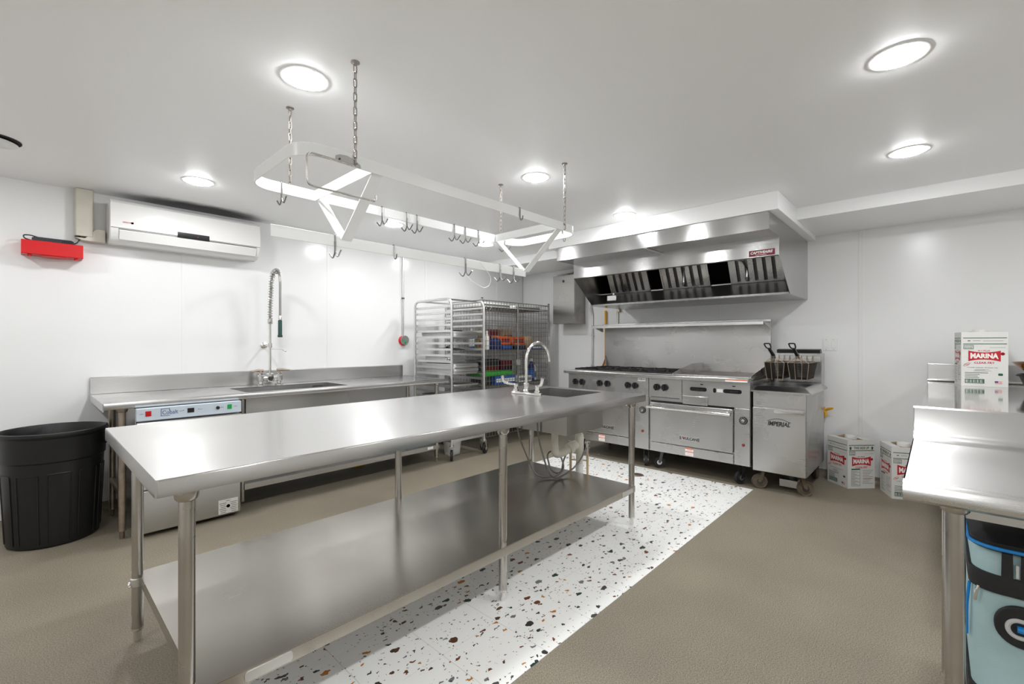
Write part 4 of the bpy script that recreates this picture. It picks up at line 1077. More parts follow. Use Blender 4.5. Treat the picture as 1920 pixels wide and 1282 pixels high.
# control cabinet left of the hood
cb = thing('control_cabinet', 'tall stainless control cabinet on the back wall left of the hood', 'cabinet', (5.06, 3.64, 1.52))
MB().box(4.95, 3.485, 1.52, 5.199, 3.845, 2.17).build('body', M_CAB, cb, smooth=False, bevel=.002)
MB().box(4.945, 3.49, 1.525, 4.95, 3.84, 2.165).build('door', M_CAB, cb, smooth=False, bevel=.0015)
MB().lathe([(.018, 0), (.018, .004), (.012, .005), (.010, .002), (.002, .002)], (4.945, 3.665, 2.09), 18, NX).build('lock', M_DARKST, cb)
pl = MB().tube(fillet([(5.12, 3.9, 2.21), (5.12, 3.6, 2.215), (5.10, 3.45, 2.21), (5.10, 3.2, 2.22)], .03), .011, 8).tube(fillet([(5.10, 3.62, 2.21), (5.04, 3.56, 2.235), (5.04, 3.4, 2.235), (5.06, 3.3, 2.22)], .03), .008, 8).cyl((5.12, 3.55, 2.168), (5.12, 3.55, 2.215), .012, 8)
tag(pl.build('ceiling_piping', M_STZ), 'small grey pipes running above the control cabinet', 'pipe')
# pipes on the back wall
pipe = thing('conduit', 'grey conduit dropping from the hood to behind the range', 'conduit', (5.185, 3.36, .5))
MB().tube(fillet([(5.182, 3.36, .30), (5.182, 3.36, 1.64), (5.16, 3.385, 1.74), (5.16, 3.385, 1.80)], .05), .011, 10).build('pipe', M_ALU, pipe)
for z in (.95, 1.36): MB().box(5.168, 3.34, z, 5.1995, 3.38, z + .014).build('strap', M_ALU, pipe)
gp = thing('gas_pipe', 'bright yellow gas pipe coming down behind the range shelf', 'pipe', (5.18, 3.155, .9))
MB().cyl((5.175, 3.155, .2), (5.175, 3.155, 1.681), .013, 12).build('pipe', M_YEL, gp)
MB().cyl((5.175, 3.155, 1.44), (5.175, 3.155, 1.47), .017, 12).build('coupling', M_YEL, gp)
cpipe = thing('chrome_pipe', 'chrome pipe under the hood beside the yellow gas pipe', 'pipe', (5.18, 2.975, 1.47))
MB().cyl((5.178, 2.985, 1.36), (5.178, 2.985, 1.72), .010, 12).build('pipe', M_CHROME, cpipe)
MB().box(5.155, 2.945, 1.66, 5.199, 2.975, 1.69).build('junction', M_RUST, cpipe)
sv = thing('gas_valve', 'yellow gas valve handle on the wall right of the fryer', 'valve', (5.17, .78, .6))
MB().tube(fillet([(5.12, .79, .655), (5.14, .775, .63), (5.14, .76, .60), (5.14, .765, .575)], .02), .014, 8).tube([(5.14, .765, .63), (5.13, .735, .645), (5.12, .70, .655)], [.011, .013, .008], 8).build('handle', M_YEL, sv)
MB().tube([(5.199, .80, .66), (5.13, .80, .655)], .012, 8).cyl((5.15, .775, .66), (5.15, .775, .55), .008, 8).build('stub_pipe', M_RUST, sv)
sw = thing('light_switch', 'white double light switch plate on the back wall above the fryer', 'switch', (5.19, .735, 1.245))
MB().box(5.194, .678, 1.188, 5.1995, .793, 1.302).build('plate', M_WHITE, sw, bevel=.002)
for y in (.765, .706):
    r_ = MB().box(5.191, y - .018, 1.212, 5.1945, y + .018, 1.278).build('rocker', M_WHITE, sw, bevel=.002)
    for z in (1.198, 1.292): MB().cyl((5.1945, y, z), (5.193, y, z), .003, 8).build('screw', M_PGRY, sw)

# ================================================================== GAS RANGE
rg = thing('gas_range', 'wide stainless gas range with two ovens, burners and griddle on casters', 'range', (4.7, 2.14, 0))
RX, ra, rb_ = 4.285, 1.175, 3.105
rm = 2.115
MB().box(RX + .02, ra + .002, .185, 5.08, rb_ - .002, .925).build('body', M_RNG, rg, smooth=False)
# ledge with rolled front
MB().prism([(4.215, .918), (4.213, .945), (4.222, .954), (4.40, .954), (4.40, .944), (4.29, .918)], (0, ra, 0), (1, 0, 0), (0, 0, 1), (0, rb_ + .015 - ra, 0)).build('front_ledge', M_STY, rg, bevel=.002)
def front(y0, y1, z0, z1, nm, m=M_RNG, x=RX, th=.018, par=rg, bevel=.002):
    return MB().box(x, y0, z0, x + th, y1, z1).build(nm, m, par, smooth=False, bevel=bevel)
front(rm + .002, rb_ - .003, .735, .917, 'burner_panel')
pr1 = front(1.778, rm - .002, .72, .917, 'burner_panel')
gpn = front(ra + .003, 1.774, .69, .917, 'griddle_panel')
MB().box(RX - .004, 1.80, .722, RX + .001, 2.09, .728).build('pilot_slot', M_DARKST, pr1)
def knob(y, z, par, r=.034):
    MB().lathe([(r * .9, 0), (r, .006), (r * .95, .018), (r * .75, .026), (.004, .027)], (RX, y, z), 20, NX).obox((RX - .03, y, z), (.008, 0, 0), (0, .0065, 0), (0, 0, r * .95)).build('knob', M_BLACK, par)
for y in (3.003, 2.913, 2.685, 2.590, 2.345, 2.262): knob(y, .825, rg)
for y in (2.028, 1.946): knob(y, .825, pr1)
for y0, y1 in ((1.545, 1.70), (1.245, 1.40)):
    MB().prism(rrect(y0, .812, y1, .848, .017), (RX - .0008, 0, 0), (0, 1, 0), (0, 0, 1), (.002, 0, 0)).build('valve_slot', M_DARK, gpn)
    MB().obox((RX - .012, (y0 + y1) / 2 - .02, .828), (.012, 0, 0), (0, .035, 0), (0, 0, .006)).build('valve_handle', M_BLACK, gpn, bevel=.003)
for y, w in ((1.59, .013), (1.31, .013)):
    MB().box(RX - .001, y - w, .872, RX + .001, y + w, .880).build('peep_slot', M_DARK, gpn)
MB().prism(rrect(1.462, .808, 1.488, .850, .012), (RX - .0008, 0, 0), (0, 1, 0), (0, 0, 1), (.002, 0, 0)).build('igniter_slot', M_DARK, gpn)
MB().box(RX - .0012, 1.405, .815, RX, 1.455, .845).build('info_label', M_PWHT, gpn)
dg_ = MB().box(RX - .010, 1.535, .682, RX, 1.765, .765).build('grease_drawer', M_RNG, gpn, bevel=.002)
MB().box(RX - .022, 1.54, .755, RX - .008, 1.76, .763).build('drawer_lip', M_STY, dg_, bevel=.002)
ov = []
for y0, y1, nm in ((1.315, 2.098, 'r'), (2.275, 3.09, 'l')):
    d_ = front(y0, y1, .285, .672, 'oven_door', x=RX - .012, th=.03, bevel=.006)
    ov.append(d_)
    MB().tube([(RX - .055, y0 + .01, .628), (RX - .055, y1 + .012, .628)], .0125, 12).build('door_handle', M_CHROME, d_)
    for y in (y0 + .035, y1 - .03):
        MB().obox((RX - .033, y, .636), (.022, 0, 0), (0, .016, 0), (0, 0, .015)).build('handle_bracket', M_CHROME, d_, bevel=.004)
    k_ = front(y0, y1, .187, .272, 'kick_panel')
    yc = (y0 + y1) / 2 if nm == 'r' else 2.66
    wl_ = MB(); wl_.cur = 0; wl_.box(RX - .0015, yc - .038, .196, RX, yc + .038, .268); wl_.cur = 1
    wl_.box(RX - .002, yc - .038, .258, RX - .0012, yc + .038, .267); wl_.box(RX - .002, yc - .038, .228, RX - .0012, yc + .038, .235)
    wl_.cur = 2
    for q in range(3):
        wl_.box(RX - .002, yc - .03, .241 + q * .006, RX - .0012, yc + .03 - .008 * (q % 2), .2425 + q * .006); wl_.box(RX - .002, yc - .03, .203 + q * .008, RX - .0012, yc + .03 - .01 * (q % 2), .2045 + q * .008)
    wl_.build('warning_label', [M_PWHT, M_PORG, M_PPNK], k_, smooth=False)
    bd = MB(); yb = 1.70 if nm == 'r' else 2.60
    bd.cur = 0; bd.box(RX - .0155, yb - .095, .335, RX - .012, yb + .095, .381)
    bd.cur = 1
    bd.text('VULCAN', (RX - .0165, yb - .005, .358), NY, UZ, width=.135, height=.026, bold=.03)
    for s in (-1, 1):
        for q in range(3): bd.box(RX - .0168, yb + s * (.078 + q * .006) - .0015, .342, RX - .0155, yb + s * (.078 + q * .006) + .0015, .374)
    bd.cur = 2
    bd.prism([(.064, .347), (.072, .374), (.066, .374), (.058, .352)], (RX - .0172, yb - .005, 0), (0, 1, 0), (0, 0, 1), (.0006, 0, 0))
    bd.build('badge', [M_STY, M_PDRK, M_RLED], d_, smooth=False)
front(ra + .004, 1.307, .187, .686, 'thermostat_panel')
front(rm + .002, 2.267, .187, .730, 'thermostat_panel')
front(1.315, 2.098, .674, .69, 'door_gap', m=M_DARK, x=RX + .008, th=.01)
for y in (1.232, 2.182):
    th_ = MB().lathe([(.034, 0), (.035, .004), (.033, .008), (.004, .009)], (RX, y, .582), 24, NX).build('thermostat_dial', M_BLACK, rg)
    MB().lathe([(.017, .008), (.016, .022), (.013, .026), (.002, .027)], (RX, y, .582), 16, NX).build('dial_cap', M_CHROME, th_)
    for q in range(12):
        a = 2 * PI * q / 12
        MB().cyl((RX - .009, y + .0245 * math.cos(a), .582 + .0245 * math.sin(a)), (RX - .0096, y + .0245 * math.cos(a), .582 + .0245 * math.sin(a)), .0022, 6).build('dial_mark', M_PWHT, th_)
    il = MB().lathe([(.013, 0), (.013, .004), (.010, .005)], (RX, y, .368), 16, NX).build('indicator_light', M_DARKST, rg)
    MB().lathe([(.009, .004), (.007, .009), (.002, .010)], (RX, y, .368), 12, NX).build('lamp', M_RLED, il)
wl2 = MB(); wl2.cur = 0; wl2.box(RX - .0012, 2.15, .872, RX, 2.235, .905); wl2.cur = 1
wl2.box(RX - .0018, 2.155, .889, RX - .001, 2.185, .894); wl2.box(RX - .0018, 2.20, .889, RX - .001, 2.23, .894); wl2.box(RX - .0018, 2.188, .885, RX - .001, 2.197, .899)
wl2.build('info_label', [M_PWHT, M_PBLU], rg, smooth=False)
wl3 = MB(); wl3.cur = 0; wl3.box(4.2125, 1.18, .922, 4.2145, 1.36, .943); wl3.cur = 1; wl3.box(4.212, 1.18, .934, 4.2127, 1.36, .942)
wl3.build('hot_label', [M_PWHT, M_PORG], rg, smooth=False)
# burners: four wells wide, two deep
MB().box(4.40, 1.89, .925, 5.075, 3.10, .932).build('burner_tray', M_IRON, rg)
gme = None
gw, gl = .298, .325
g = MB()
for a in ((0, 0, gl, .014), (0, gw - .014, gl, gw), (0, 0, .014, gw), (gl - .014, 0, gl, gw)):
    g.box(a[0], a[1], .010, a[2], a[3], .034)
for k in range(8):
    a = 2 * PI * k / 8 + PI / 8
    c = Vector((gl / 2, gw / 2, .028)); e = Vector((math.cos(a), math.sin(a), 0))
    q = min((gl / 2 - .01) / max(.01, abs(e.x)), (gw / 2 - .01) / max(.01, abs(e.y)))
    g.obox(c + e * (q + .04) / 2, e * (q - .04) / 2, Vector((-e.y, e.x, 0)) * .0055, UZ * .010)
for x in (.02, gl - .02):
    for y in (.02, gw - .02): g.box(x - .008, y - .008, 0, x + .008, y + .008, .012)
o = g.build('burner_grate', M_IRON, bevel=.0015); gme = o.data; bpy.data.objects.remove(o)
bo = MB().lathe([(.055, 0), (.055, .012), (.035, .018), (.012, .019)], (0, 0, 0), 18).build('burner_head', M_IRON); bme = bo.data; bpy.data.objects.remove(bo)
for i in range(4):
    for j in range(2):
        x, y = 4.41 + j * .333, 1.897 + i * .3015
        gr = inst('burner_grate', gme, (x - 4.7, y - 2.14, .936), rg)
        inst('burner_head', bme, (gl / 2, gw / 2, -.004), gr)
# griddle
MB().box(4.41, 1.20, .926, 5.06, 1.875, .958).build('griddle_plate', M_GRID, rg, bevel=.002)
gs = [(4.31, .954), (4.31, .966), (4.46, .995), (4.78, 1.045), (5.07, 1.048), (5.07, .954)]
for y in (1.178, 1.874): xz(gs, y, y + .006, M_RNG, 'griddle_guard', rg)
MB().box(5.06, 1.184, .955, 5.066, 1.874, 1.048).build('griddle_back_guard', M_RNG, rg, smooth=False)
MB().box(4.33, 1.20, .9535, 4.41, 1.872, .957).build('grease_trough', M_STY, rg)
# back riser and high shelf
MB().box(5.07, 1.205, .93, 5.10, 3.10, 1.48).build('back_riser', M_SPL, rg, smooth=False, bevel=.002)
hs = MB().prism([(4.80, 1.440), (4.80, 1.470), (4.808, 1.474), (5.068, 1.474), (5.068, 1.470), (4.806, 1.466), (4.806, 1.440)], (0, 1.205, 0), (1, 0, 0), (0, 0, 1), (0, 1.925, 0)).build('high_shelf', M_STY, rg, smooth=False)
for y in (1.205, 3.125):
    MB().prism([(4.806, 1.464), (5.07, 1.464), (5.07, 1.40), (5.04, 1.40)], (0, y, 0), (1, 0, 0), (0, 0, 1), (0, .005, 0)).build('shelf_bracket', M_STY, hs, smooth=False)
MB().box(5.069, 1.205, 1.474, 5.10, 3.13, 1.50).build('shelf_lip', M_STY, hs, bevel=.002)
for x, y, a in ((4.40, 1.27, 2.6), (4.40, 2.03, 2.2), (4.40, 2.20, 3.6), (4.40, 2.98, 2.8), (4.98, 1.27, .3), (4.98, 2.1, .5), (4.98, 2.98, .2)):
    caster(rg, x, y, .187, .058, .036, a, mf=M_DARKST)
bw = MB().tube([(5.0, 3.085, .971), (5.045, 3.087, 1.05)], [.014, .006], 10).cyl((5.045, 3.087, 1.05), (5.063, 3.088, 1.10), .004, 8)
tag(bw.build('oil_brush', M_BRWN), 'small brown brush leaning on the left end of the range back riser', 'brush')

# ================================================================== FRYER
fr = thing('deep_fryer', 'stainless floor fryer with covered top right of the range', 'fryer', (4.65, .955, 0))
FX, fa, fb = 4.28, .762, 1.155
MB().box(FX + .012, fa, .17, 5.06, fb, .878).build('body', M_RNG, fr, smooth=False, bevel=.003)
MB().box(FX, fa + .002, .722, FX + .014, fb - .002, .877).build('upper_panel', M_RNG, fr, smooth=False, bevel=.002)
fdr = MB().box(FX - .008, fa + .003, .172, FX + .012, fb - .001, .712).build('door', M_RNG, fr, smooth=False, bevel=.003)
MB().prism([(0, 0), (-.028, -.004), (-.032, .010), (-.026, .018), (0, .018)], (FX - .006, .775, .684), (1, 0, 0), (0, 0, 1), (0, .21, 0)).build('pull_handle', M_STY, fdr)
bd = MB(); yb = .955; bd.cur = 0
bd.text('IMPERIAL', (FX - .0105, yb, .588), NY, UZ, width=.165, height=.036, bold=.03, shear=.2)
arcp = []
for k in range(13):
    t_ = k / 12; arcp.append((.088 - .176 * t_, .606 + .024 * math.sin(PI * min(1, t_ * 1.05))))
bd.tube([(FX - .0095, yb + a, z) for a, z in arcp], .0022, 6)
bd.cur = 1
bd.text('IMPERIAL', (FX - .0088, yb, .586), NY, UZ, width=.172, height=.042, bold=.06, shear=.2)
bd.build('badge', [M_PDRK, M_CHROME], fdr, smooth=False)
# cover tray with sloped rim
ly0, ly1, lx0, lx1 = .722, 1.168, 4.238, 4.985
rings = []
for d, z in ((0, .846), (0, .860), (-.050, .8985), (-.056, .8995), (-.075, .892)):
    rings.append([(x, y, z) for x, y in rrect(lx0 - d, ly0 - d, lx1 + d, ly1 + d, max(.004, .012 + d * .2), 3)])
n = len(rings[0]); vs = [p for r in rings for p in r]; fs = []
for i in range(len(rings) - 1):
    for k in range(n):
        l = (k + 1) % n; fs.append((i * n + k, i * n + l, (i + 1) * n + l, (i + 1) * n + k))
fs.append(tuple((len(rings) - 1) * n + k for k in range(n)))
MB().add(vs, fs).build('cover_tray', M_STX, fr)
MB().box(4.99, fa + .004, .878, 5.12, fb - .004, 1.165).build('flue_riser', M_RNG, fr, smooth=False, bevel=.003)
MB().prism([(5.0, 1.165), (4.995, 1.198), (5.06, 1.205), (5.11, 1.165)], (0, fa + .02, 0), (1, 0, 0), (0, 0, 1), (0, fb - fa - .04, 0)).build('flue_cap', M_BLACK, fr, bevel=.003)
bh = MB().box(4.972, fa + .015, 1.085, 4.99, fb - .015, 1.14).build('basket_hanger', M_STY, fr, smooth=False, bevel=.003)
MB().box(4.45, .86, .03, 4.72, .99, .09).build('drain_shelf', M_RNG, fr, smooth=False)
MB().box(4.55, .90, .085, 4.60, .94, .175).build('drain_bracket', M_DARKST, fr)
for x, y, a in ((4.38, .815, -1.0), (4.38, 1.10, 2.0), (5.0, .815, .6), (5.0, 1.10, .8)):
    caster(fr, x, y, .178, .062, .034, a, M_DIRTW, M_DIRTW)
# fry baskets
def basket(yc, label):
    t = thing('fry_basket', label, 'fry basket', (4.76, yc, .95), 'fry baskets hanging on the fryer')
    x0_, x1_, z1_, z0_ = 4.60, 4.955, 1.088, .942
    wt, wb_ = .083, .062
    def ringat(f, ins=0):
        z = z0_ + (z1_ - z0_) * f; w = wb_ + (wt - wb_) * f
        return x0_ + .02 * (1 - f), x1_ - .05 * (1 - f), w, z
    b = MB()
    xa, xb, w, zt = ringat(1)
    # mesh body: dense wires on five sides
    for s in (-1, 1):
        for i in range(29):
            u_ = i / 28
            a0, a1, w0, zz0 = ringat(0); c0, c1, w1, zz1 = ringat(1)
            b.tube([(a0 + (a1 - a0) * u_, yc + s * w0, zz0), (c0 + (c1 - c0) * u_, yc + s * w1, zz1)], .0016, 4)
        for j in range(13):
            a0, a1, w0, zz = ringat(j / 12); b.tube([(a0, yc + s * w0, zz), (a1, yc + s * w0, zz)], .0016, 4)
    for end in (0, 1):
        for i in range(15):
            u_ = -1 + 2 * i / 14
            A = ringat(0); B_ = ringat(1)
            b.tube([(A[end], yc + A[2] * u_, A[3]), (B_[end], yc + B_[2] * u_, B_[3])], .0016, 4)
        for j in range(13):
            A = ringat(j / 12); b.tube([(A[end], yc - A[2], A[3]), (A[end], yc + A[2], A[3])], .0016, 4)
    A = ringat(0)
    for i in range(27): 
        x = A[0] + (A[1] - A[0]) * i / 26; b.tube([(x, yc - A[2], A[3]), (x, yc + A[2], A[3])], .0016, 4)
    for i in range(13):
        y = yc + A[2] * (-1 + 2 * i / 12); b.tube([(A[0], y, A[3]), (A[1], y, A[3])], .0016, 4)
    b.build('mesh_basket', M_FRYM, t)
    fr_ = MB().tube([(xa, yc - w, zt), (xb, yc - w, zt), (xb, yc + w, zt), (xa, yc + w, zt)], .003, 7, closed=True)
    for u_ in (-1, -.36, .36, 1):
        fr_.tube(fillet([(4.585, yc + u_ * .012, 1.135), (xa - .004, yc + u_ * .080, zt - .004), (A[0] - .004, yc + u_ * A[2], z0_ - .012)], .012), .0032, 7)
    for y in (-.045, .0, .045):
        fr_.tube(fillet([(xb - .02, yc + y, zt), (xb + .002, yc + y, zt + .035), (xb + .014, yc + y, zt + .0555), (xb + .032, yc + y, zt + .0555)], .01), .0025, 6)
    fr_.build('wire_frame', M_FRYW, t)
    st_ = MB()
    for q in (-.013, -.0045, .0045, .013): st_.tube([(4.587, yc + q, 1.125), (4.552, yc + q, 1.165)], .0033, 7)
    st_.build('handle_wires', M_FRYW, t)
    hp = [Vector((4.565, yc, 1.152)), Vector((4.43, yc, 1.212))]
    dv = (hp[1] - hp[0]).normalized(); nv = dv.cross(UY)
    MB().obox((hp[0] + hp[1]) / 2, UY * .012, dv * (hp[1] - hp[0]).length / 2, nv * .008).tube(fillet([hp[1] - UY * .009, hp[1] - UY * .02 + dv * .03, hp[1] - UY * .022 + dv * .085 + UZ * .01, hp[1] + UY * .022 + dv * .085 + UZ * .01, hp[1] + UY * .02 + dv * .03, hp[1] + UY * .009], .012), .006, 8).build('handle', M_BLACK, t, bevel=.003)
basket(1.065, 'fry basket with black handle hanging next to the griddle')
basket(.880, 'fry basket with black handle hanging on the wall-switch side')

# ================================================================== OIL CARTONS
def oil_carton(c0, th, w1, w2, h, z0, label, front_style, spout=True):
    e1 = Vector((math.cos(th), -math.sin(th), 0)); e2 = Vector((math.sin(th), math.cos(th), 0))
    c0 = Vector((c0[0], c0[1], z0))
    t = thing('oil_carton', label, 'box', tuple(c0 + e1 * w1 / 2 + e2 * w2 / 2), 'frying oil cartons')
    cc = c0 + e1 * w1 / 2 + e2 * w2 / 2
    b = MB()
    th_ = .003
    for s in (-1, 1):
        b.obox(cc + UZ * h / 2 + e1 * s * (w1 / 2 - th_), e1 * th_, e2 * w2 / 2, UZ * h / 2)
        b.obox(cc + UZ * h / 2 + e2 * s * (w2 / 2 - th_), e2 * th_, e1 * (w1 / 2 - 2 * th_), UZ * h / 2)
    b.obox(cc + UZ * .003, e1 * (w1 / 2 - .006), e2 * (w2 / 2 - .006), UZ * .003)
    b.build('carton', M_CARD, t, smooth=False)
    # top flaps around a spout hole
    for s in (-1, 1):
        MB().obox(cc + UZ * (h - .006) + e1 * s * (w1 / 4 + .024), e1 * (w1 / 4 - .03), e2 * (w2 / 2 - .007), UZ * .002).build('top_flap', M_CARD, t, smooth=False)
    MB().obox(cc + UZ * (h + .006) + e2 * .05 - e1 * .03, e1 * .03 + UZ * .006, e2 * .022, UZ * .0015 - e1 * .0003).build('torn_tab', M_KRAFT, t, smooth=False)
    MB().obox(cc + UZ * (h - .012), e1 * (w1 / 2 - .008), e2 * (w2 / 2 - .008), UZ * .001).build('inner_card', M_KRAFT, t, smooth=False)
    if spout:
        MB().lathe([(.045, h - .013), (.045, h + .004), (.042, h + .018), (.036, h + .020), (.034, h + .016), (.006, h + .015)], cc, 24).build('jug_cap', M_WHITE, t)
    def face(o, ex, w, style):
        nrm = ex.cross(UZ)
        o = o + nrm * .0012
        P_ = MB()
        def at(u, v): return o + ex * (u * w) + UZ * (v * h)
        def bar(u0, v0, u1, v1, off=0): P_.quad(at(u0, v0) + nrm * off, at(u1, v0) + nrm * off, at(u1, v1) + nrm * off, at(u0, v1) + nrm * off)
        P_.cur = 1
        bar(.04, .885, .97, .897); bar(.04, .775, .97, .787)
        def frame(u0, v0, u1, v1, tu, tv):
            bar(u0, v0, u1, v0 + tv); bar(u0, v1 - tv, u1, v1); bar(u0, v0, u0 + tu, v1); bar(u1 - tu, v0, u1, v1)
        frame(.05, .685, .27, .762, .012, .006)
        P_.text('01945', at(.16, .708), ex, UZ, width=w * .16, height=h * .022, bold=.03)
        bar(.075, .735, .245, .742)
        if style == 'up':
            P_.text('THIS SIDE UP', at(.5, .836), ex, UZ, width=w * .56, height=h * .052, bold=.02)
            for u in (.10, .90):
                P_.add([at(u - .055, .835), at(u + .055, .835), at(u, .868)], [(0, 1, 2)]); bar(u - .03, .80, u + .03, .835)
            frame(.13, .05, .45, .40, .008, .004)
            for q in range(14): bar(.15, .07 + q * .022, .43 - .08 * (q % 3), .075 + q * .022)
            bar(.13, .385, .45, .41)
        else:
            frame(.08, .055, .50, .135, .016, .011)
            for q in range(15): bar(.11 + q * .025, .07, .118 + q * .025 + .006 * (q % 3), .122)
            P_.prism([(u_, v_) for u_, v_ in rrect(-.05, -.02, .05, .02, .018)], at(.84, .225), ex * w, UZ * h, nrm * .0002)
        P_.cur = 2
        P_.text('NET 35 lb (15.88 kg)', at(.78, .715), ex, UZ, width=w * .32, height=h * .014)
        if style != 'up':
            P_.text('CLEAR LIQUID FRYING OIL', at(.46, .345), ex, UZ, width=w * .66, height=h * .017, bold=.01)
            for q, L_ in enumerate((.30, .22, .36, .28)): bar(.30 - .03 * (q % 2), .312 - q * .012, .30 + L_, .315 - q * .012)
            for q, L_ in enumerate((.50, .32, .28, .31)): bar(.08, .245 - q * .03, .08 + L_, .255 - q * .03)
            bar(.14, .83, .20, .848); bar(.25, .836, .42, .842); bar(.47, .834, .90, .839)
        else:
            for q in range(9): bar(.55, .37 - q * .033, .93 - .05 * (q % 4), .376 - q * .033)
        P_.cur = 0
        # bow-tie banner
        N = 14; tp = []; bt = []
        for k in range(N + 1):
            s_ = -1 + 2 * k / N
            hh = .060 + .034 * s_ * s_
            tp.append(at(.5 + .345 * s_, .565 + hh)); bt.append(at(.5 + .345 * s_, .555 - hh))
        for k in range(N): P_.quad(bt[k], bt[k + 1], tp[k + 1], tp[k])
        P_.text('CLEAR FRY', at(.5, .435), ex, UZ, width=w * .44, height=h * .038, bold=.012)
        P_.text('A-1 PLUS', at(.49, .655), ex, UZ, width=w * .26, height=h * .026, bold=.015, shear=.15)
        P_.lathe([(.011, 0), (.0085, 0)], at(.885, .60), 12, nrm)
        if style != 'up':
            ring_ = []
            for k in range(16):
                a = 2 * PI * k / 16; ring_.append((.07 * math.cos(a) , .022 * math.sin(a) + .022 * math.cos(a)))
            P_.tube([at(.12 + a, .40 + b__) for a, b__ in ring_], .0009, 4, closed=True)
            bar(.075, .395, .165, .402)
        else:
            bar(.58, .20, .93, .206)
        P_.cur = 3
        P_.text('MARINA', at(.5, .562) + nrm * .0006, ex, UZ, width=w * .60, height=h * .088, bold=.05, warp=lambda a: 1 + .25 * (a / (w * .3)) ** 2)
        if style != 'up':
            P_.cur = 4
            bar(.72, .055, .87, .105)
            P_.cur = 5
            bar(.72, .08, .79, .105, .0004)
            P_.cur = 3
            for q in range(3): bar(.72 + (.07 if q > 0 else 0), .062 + q * .015, .87, .067 + q * .015, .0003)
        P_.build('printed_face', [M_PRED, M_PGRN, M_PGRY, M_PWHT, M_PPNK, M_PBLU], t, smooth=False)
    face(c0, e1, w1, front_style[1])
    face(c0 + e2 * w2, -e2, w2, front_style[0])
oil_carton((4.86, .56), math.radians(44), .245, .235, .42, 0, 'white frying oil carton on the floor nearest the fryer', ('plain', 'up'))
oil_carton((4.80, .265), math.radians(69), .24, .25, .42, 0, 'white frying oil carton on the floor behind the right table edge', ('up', 'plain'))
oil_carton((4.72, -.135), math.radians(83), .24, .25, .395, .9455, 'white frying oil carton standing on the polished far worktable', ('up', 'plain'))

# ================================================================== FAR RIGHT WORKTABLE
ft = thing('polished_worktable', 'polished steel worktable against the back wall carrying the oil carton', 'table', (4.1, -.4, 0))
M_POL = steel('steel_polished', 0.66, 0.07, 'y', noise=0.02, bump=0.002, rvar=0.02, cloud=0.02)
MB().box(3.05, -1.0, .915, 5.168, .055, .945).build('top', M_POL, ft, smooth=False, bevel=.004)
MB().box(5.150, -1.0, .953, 5.172, .052, 1.09).build('backsplash', M_STY, ft, smooth=False, bevel=.003)
MB().cyl((5.145, -1.0, .956), (5.145, .054, .956), .009, 10).build('splash_rail', M_CHROME, ft)
for x in (3.12, 5.10):
    for y in (-.93, -.14): table_leg(ft, x, y, .916)
MB().box(3.09, -.96, .28, 5.13, -.115, .30).build('undershelf', M_STX, ft, smooth=False)
wk = thing('wok', 'browned steel wok with handle on the polished far worktable', 'wok', (4.3, -.525, 1.06))
MB().lathe([(.02, 0), (.07, .006), (.13, .03), (.17, .075), (.175, .078), (.168, .08), (.125, .035), (.06, .012), (.02, .008)], (4.3, -.525, 1.06), 32, closed=True).build('bowl', M_WOK, wk)
MB().tube(fillet([(4.19, -.42, 1.125), (4.10, -.42, 1.15), (3.93, -.43, 1.19)], .05), .011, 8).build('handle', M_DARKST, wk)
MB().cyl((4.195, -.393, 1.118), (4.205, -.405, 1.118), .014, 10).build('rivet', M_WOK, wk)
pt = thing('stock_pot', 'black tapered pot under the wok on the far worktable', 'pot', (4.3, -.525, .945))
MB().lathe([(.02, 0), (.10, 0), (.108, .006), (.145, .115), (.15, .118), (.142, .12), (.10, .01), (.02, .008)], (4.3, -.525, .9455), 32, closed=True).build('body', M_IRON, pt)
MB().tube(arc((4.3, -.525, 1.055), .152, 0, 2 * PI, 30, UX, UY)[:-1], .004, 6, closed=True).build('rim', M_IRON, pt)

# ================================================================== NEAR RIGHT WORKTABLE
M_NTOP = steel('steel_near_table', 0.50, 0.32, 'y')
nt_ = thing('splashback_table', 'stainless worktable with rolled front and splashback in the right foreground', 'table', (1.95, -.45, 0))
ny0, ny1 = -1.05, .064
pf = [(1.60, .9), (1.588, .902), (1.572, .898), (1.560, .886), (1.556, .872), (1.560, .858), (1.572, .850), (1.586, .852), (1.586, .856), (1.575, .855), (1.563, .862), (1.561, .872), (1.566, .884), (1.576, .893), (1.60, .8965)]
MB().prism(pf, (0, ny0, 0), (1, 0, 0), (0, 0, 1), (0, ny1 - ny0, 0)).build('rolled_front', M_STY, nt_)
tp_ = [(1.598, .8965), (1.598, .90), (2.30, .90), (2.318, .908), (2.328, .925), (2.338, 1.012), (2.345, 1.018), (2.395, 1.012), (2.397, .985), (2.393, .985), (2.391, 1.008), (2.347, 1.014), (2.342, 1.010), (2.331, .92), (2.32, .903), (2.30, .8965)]
MB().prism(tp_, (0, ny0, 0), (1, 0, 0), (0, 0, 1), (0, ny1 - ny0, 0)).build('top_and_splash', M_NTOP, nt_)
MB().prism([(1.60, .9), (1.562, .885), (1.560, .86), (1.575, .852), (1.60, .862), (2.30, .862), (2.30, .9)], (0, ny1 - .003, 0), (1, 0, 0), (0, 0, 1), (0, .003, 0)).build('end_flange', M_STY, nt_, smooth=False)
MB().prism([(2.30, .9), (2.318, .908), (2.328, .925), (2.338, 1.012), (2.395, 1.012), (2.395, .9)], (0, ny1 - .003, 0), (1, 0, 0), (0, 0, 1), (0, .003, 0)).build('splash_end', M_STY, nt_, smooth=False)
for x in (1.635, 2.30):
    for y in (-.035, -.98): table_leg(nt_, x, y, .862)
MB().box(1.70, -1.0, .800, 1.73, -.04, .862).box(1.70, -1.0, .797, 1.80, -.04, .800).build('stiffener_channel', M_STY, nt_, smooth=False)
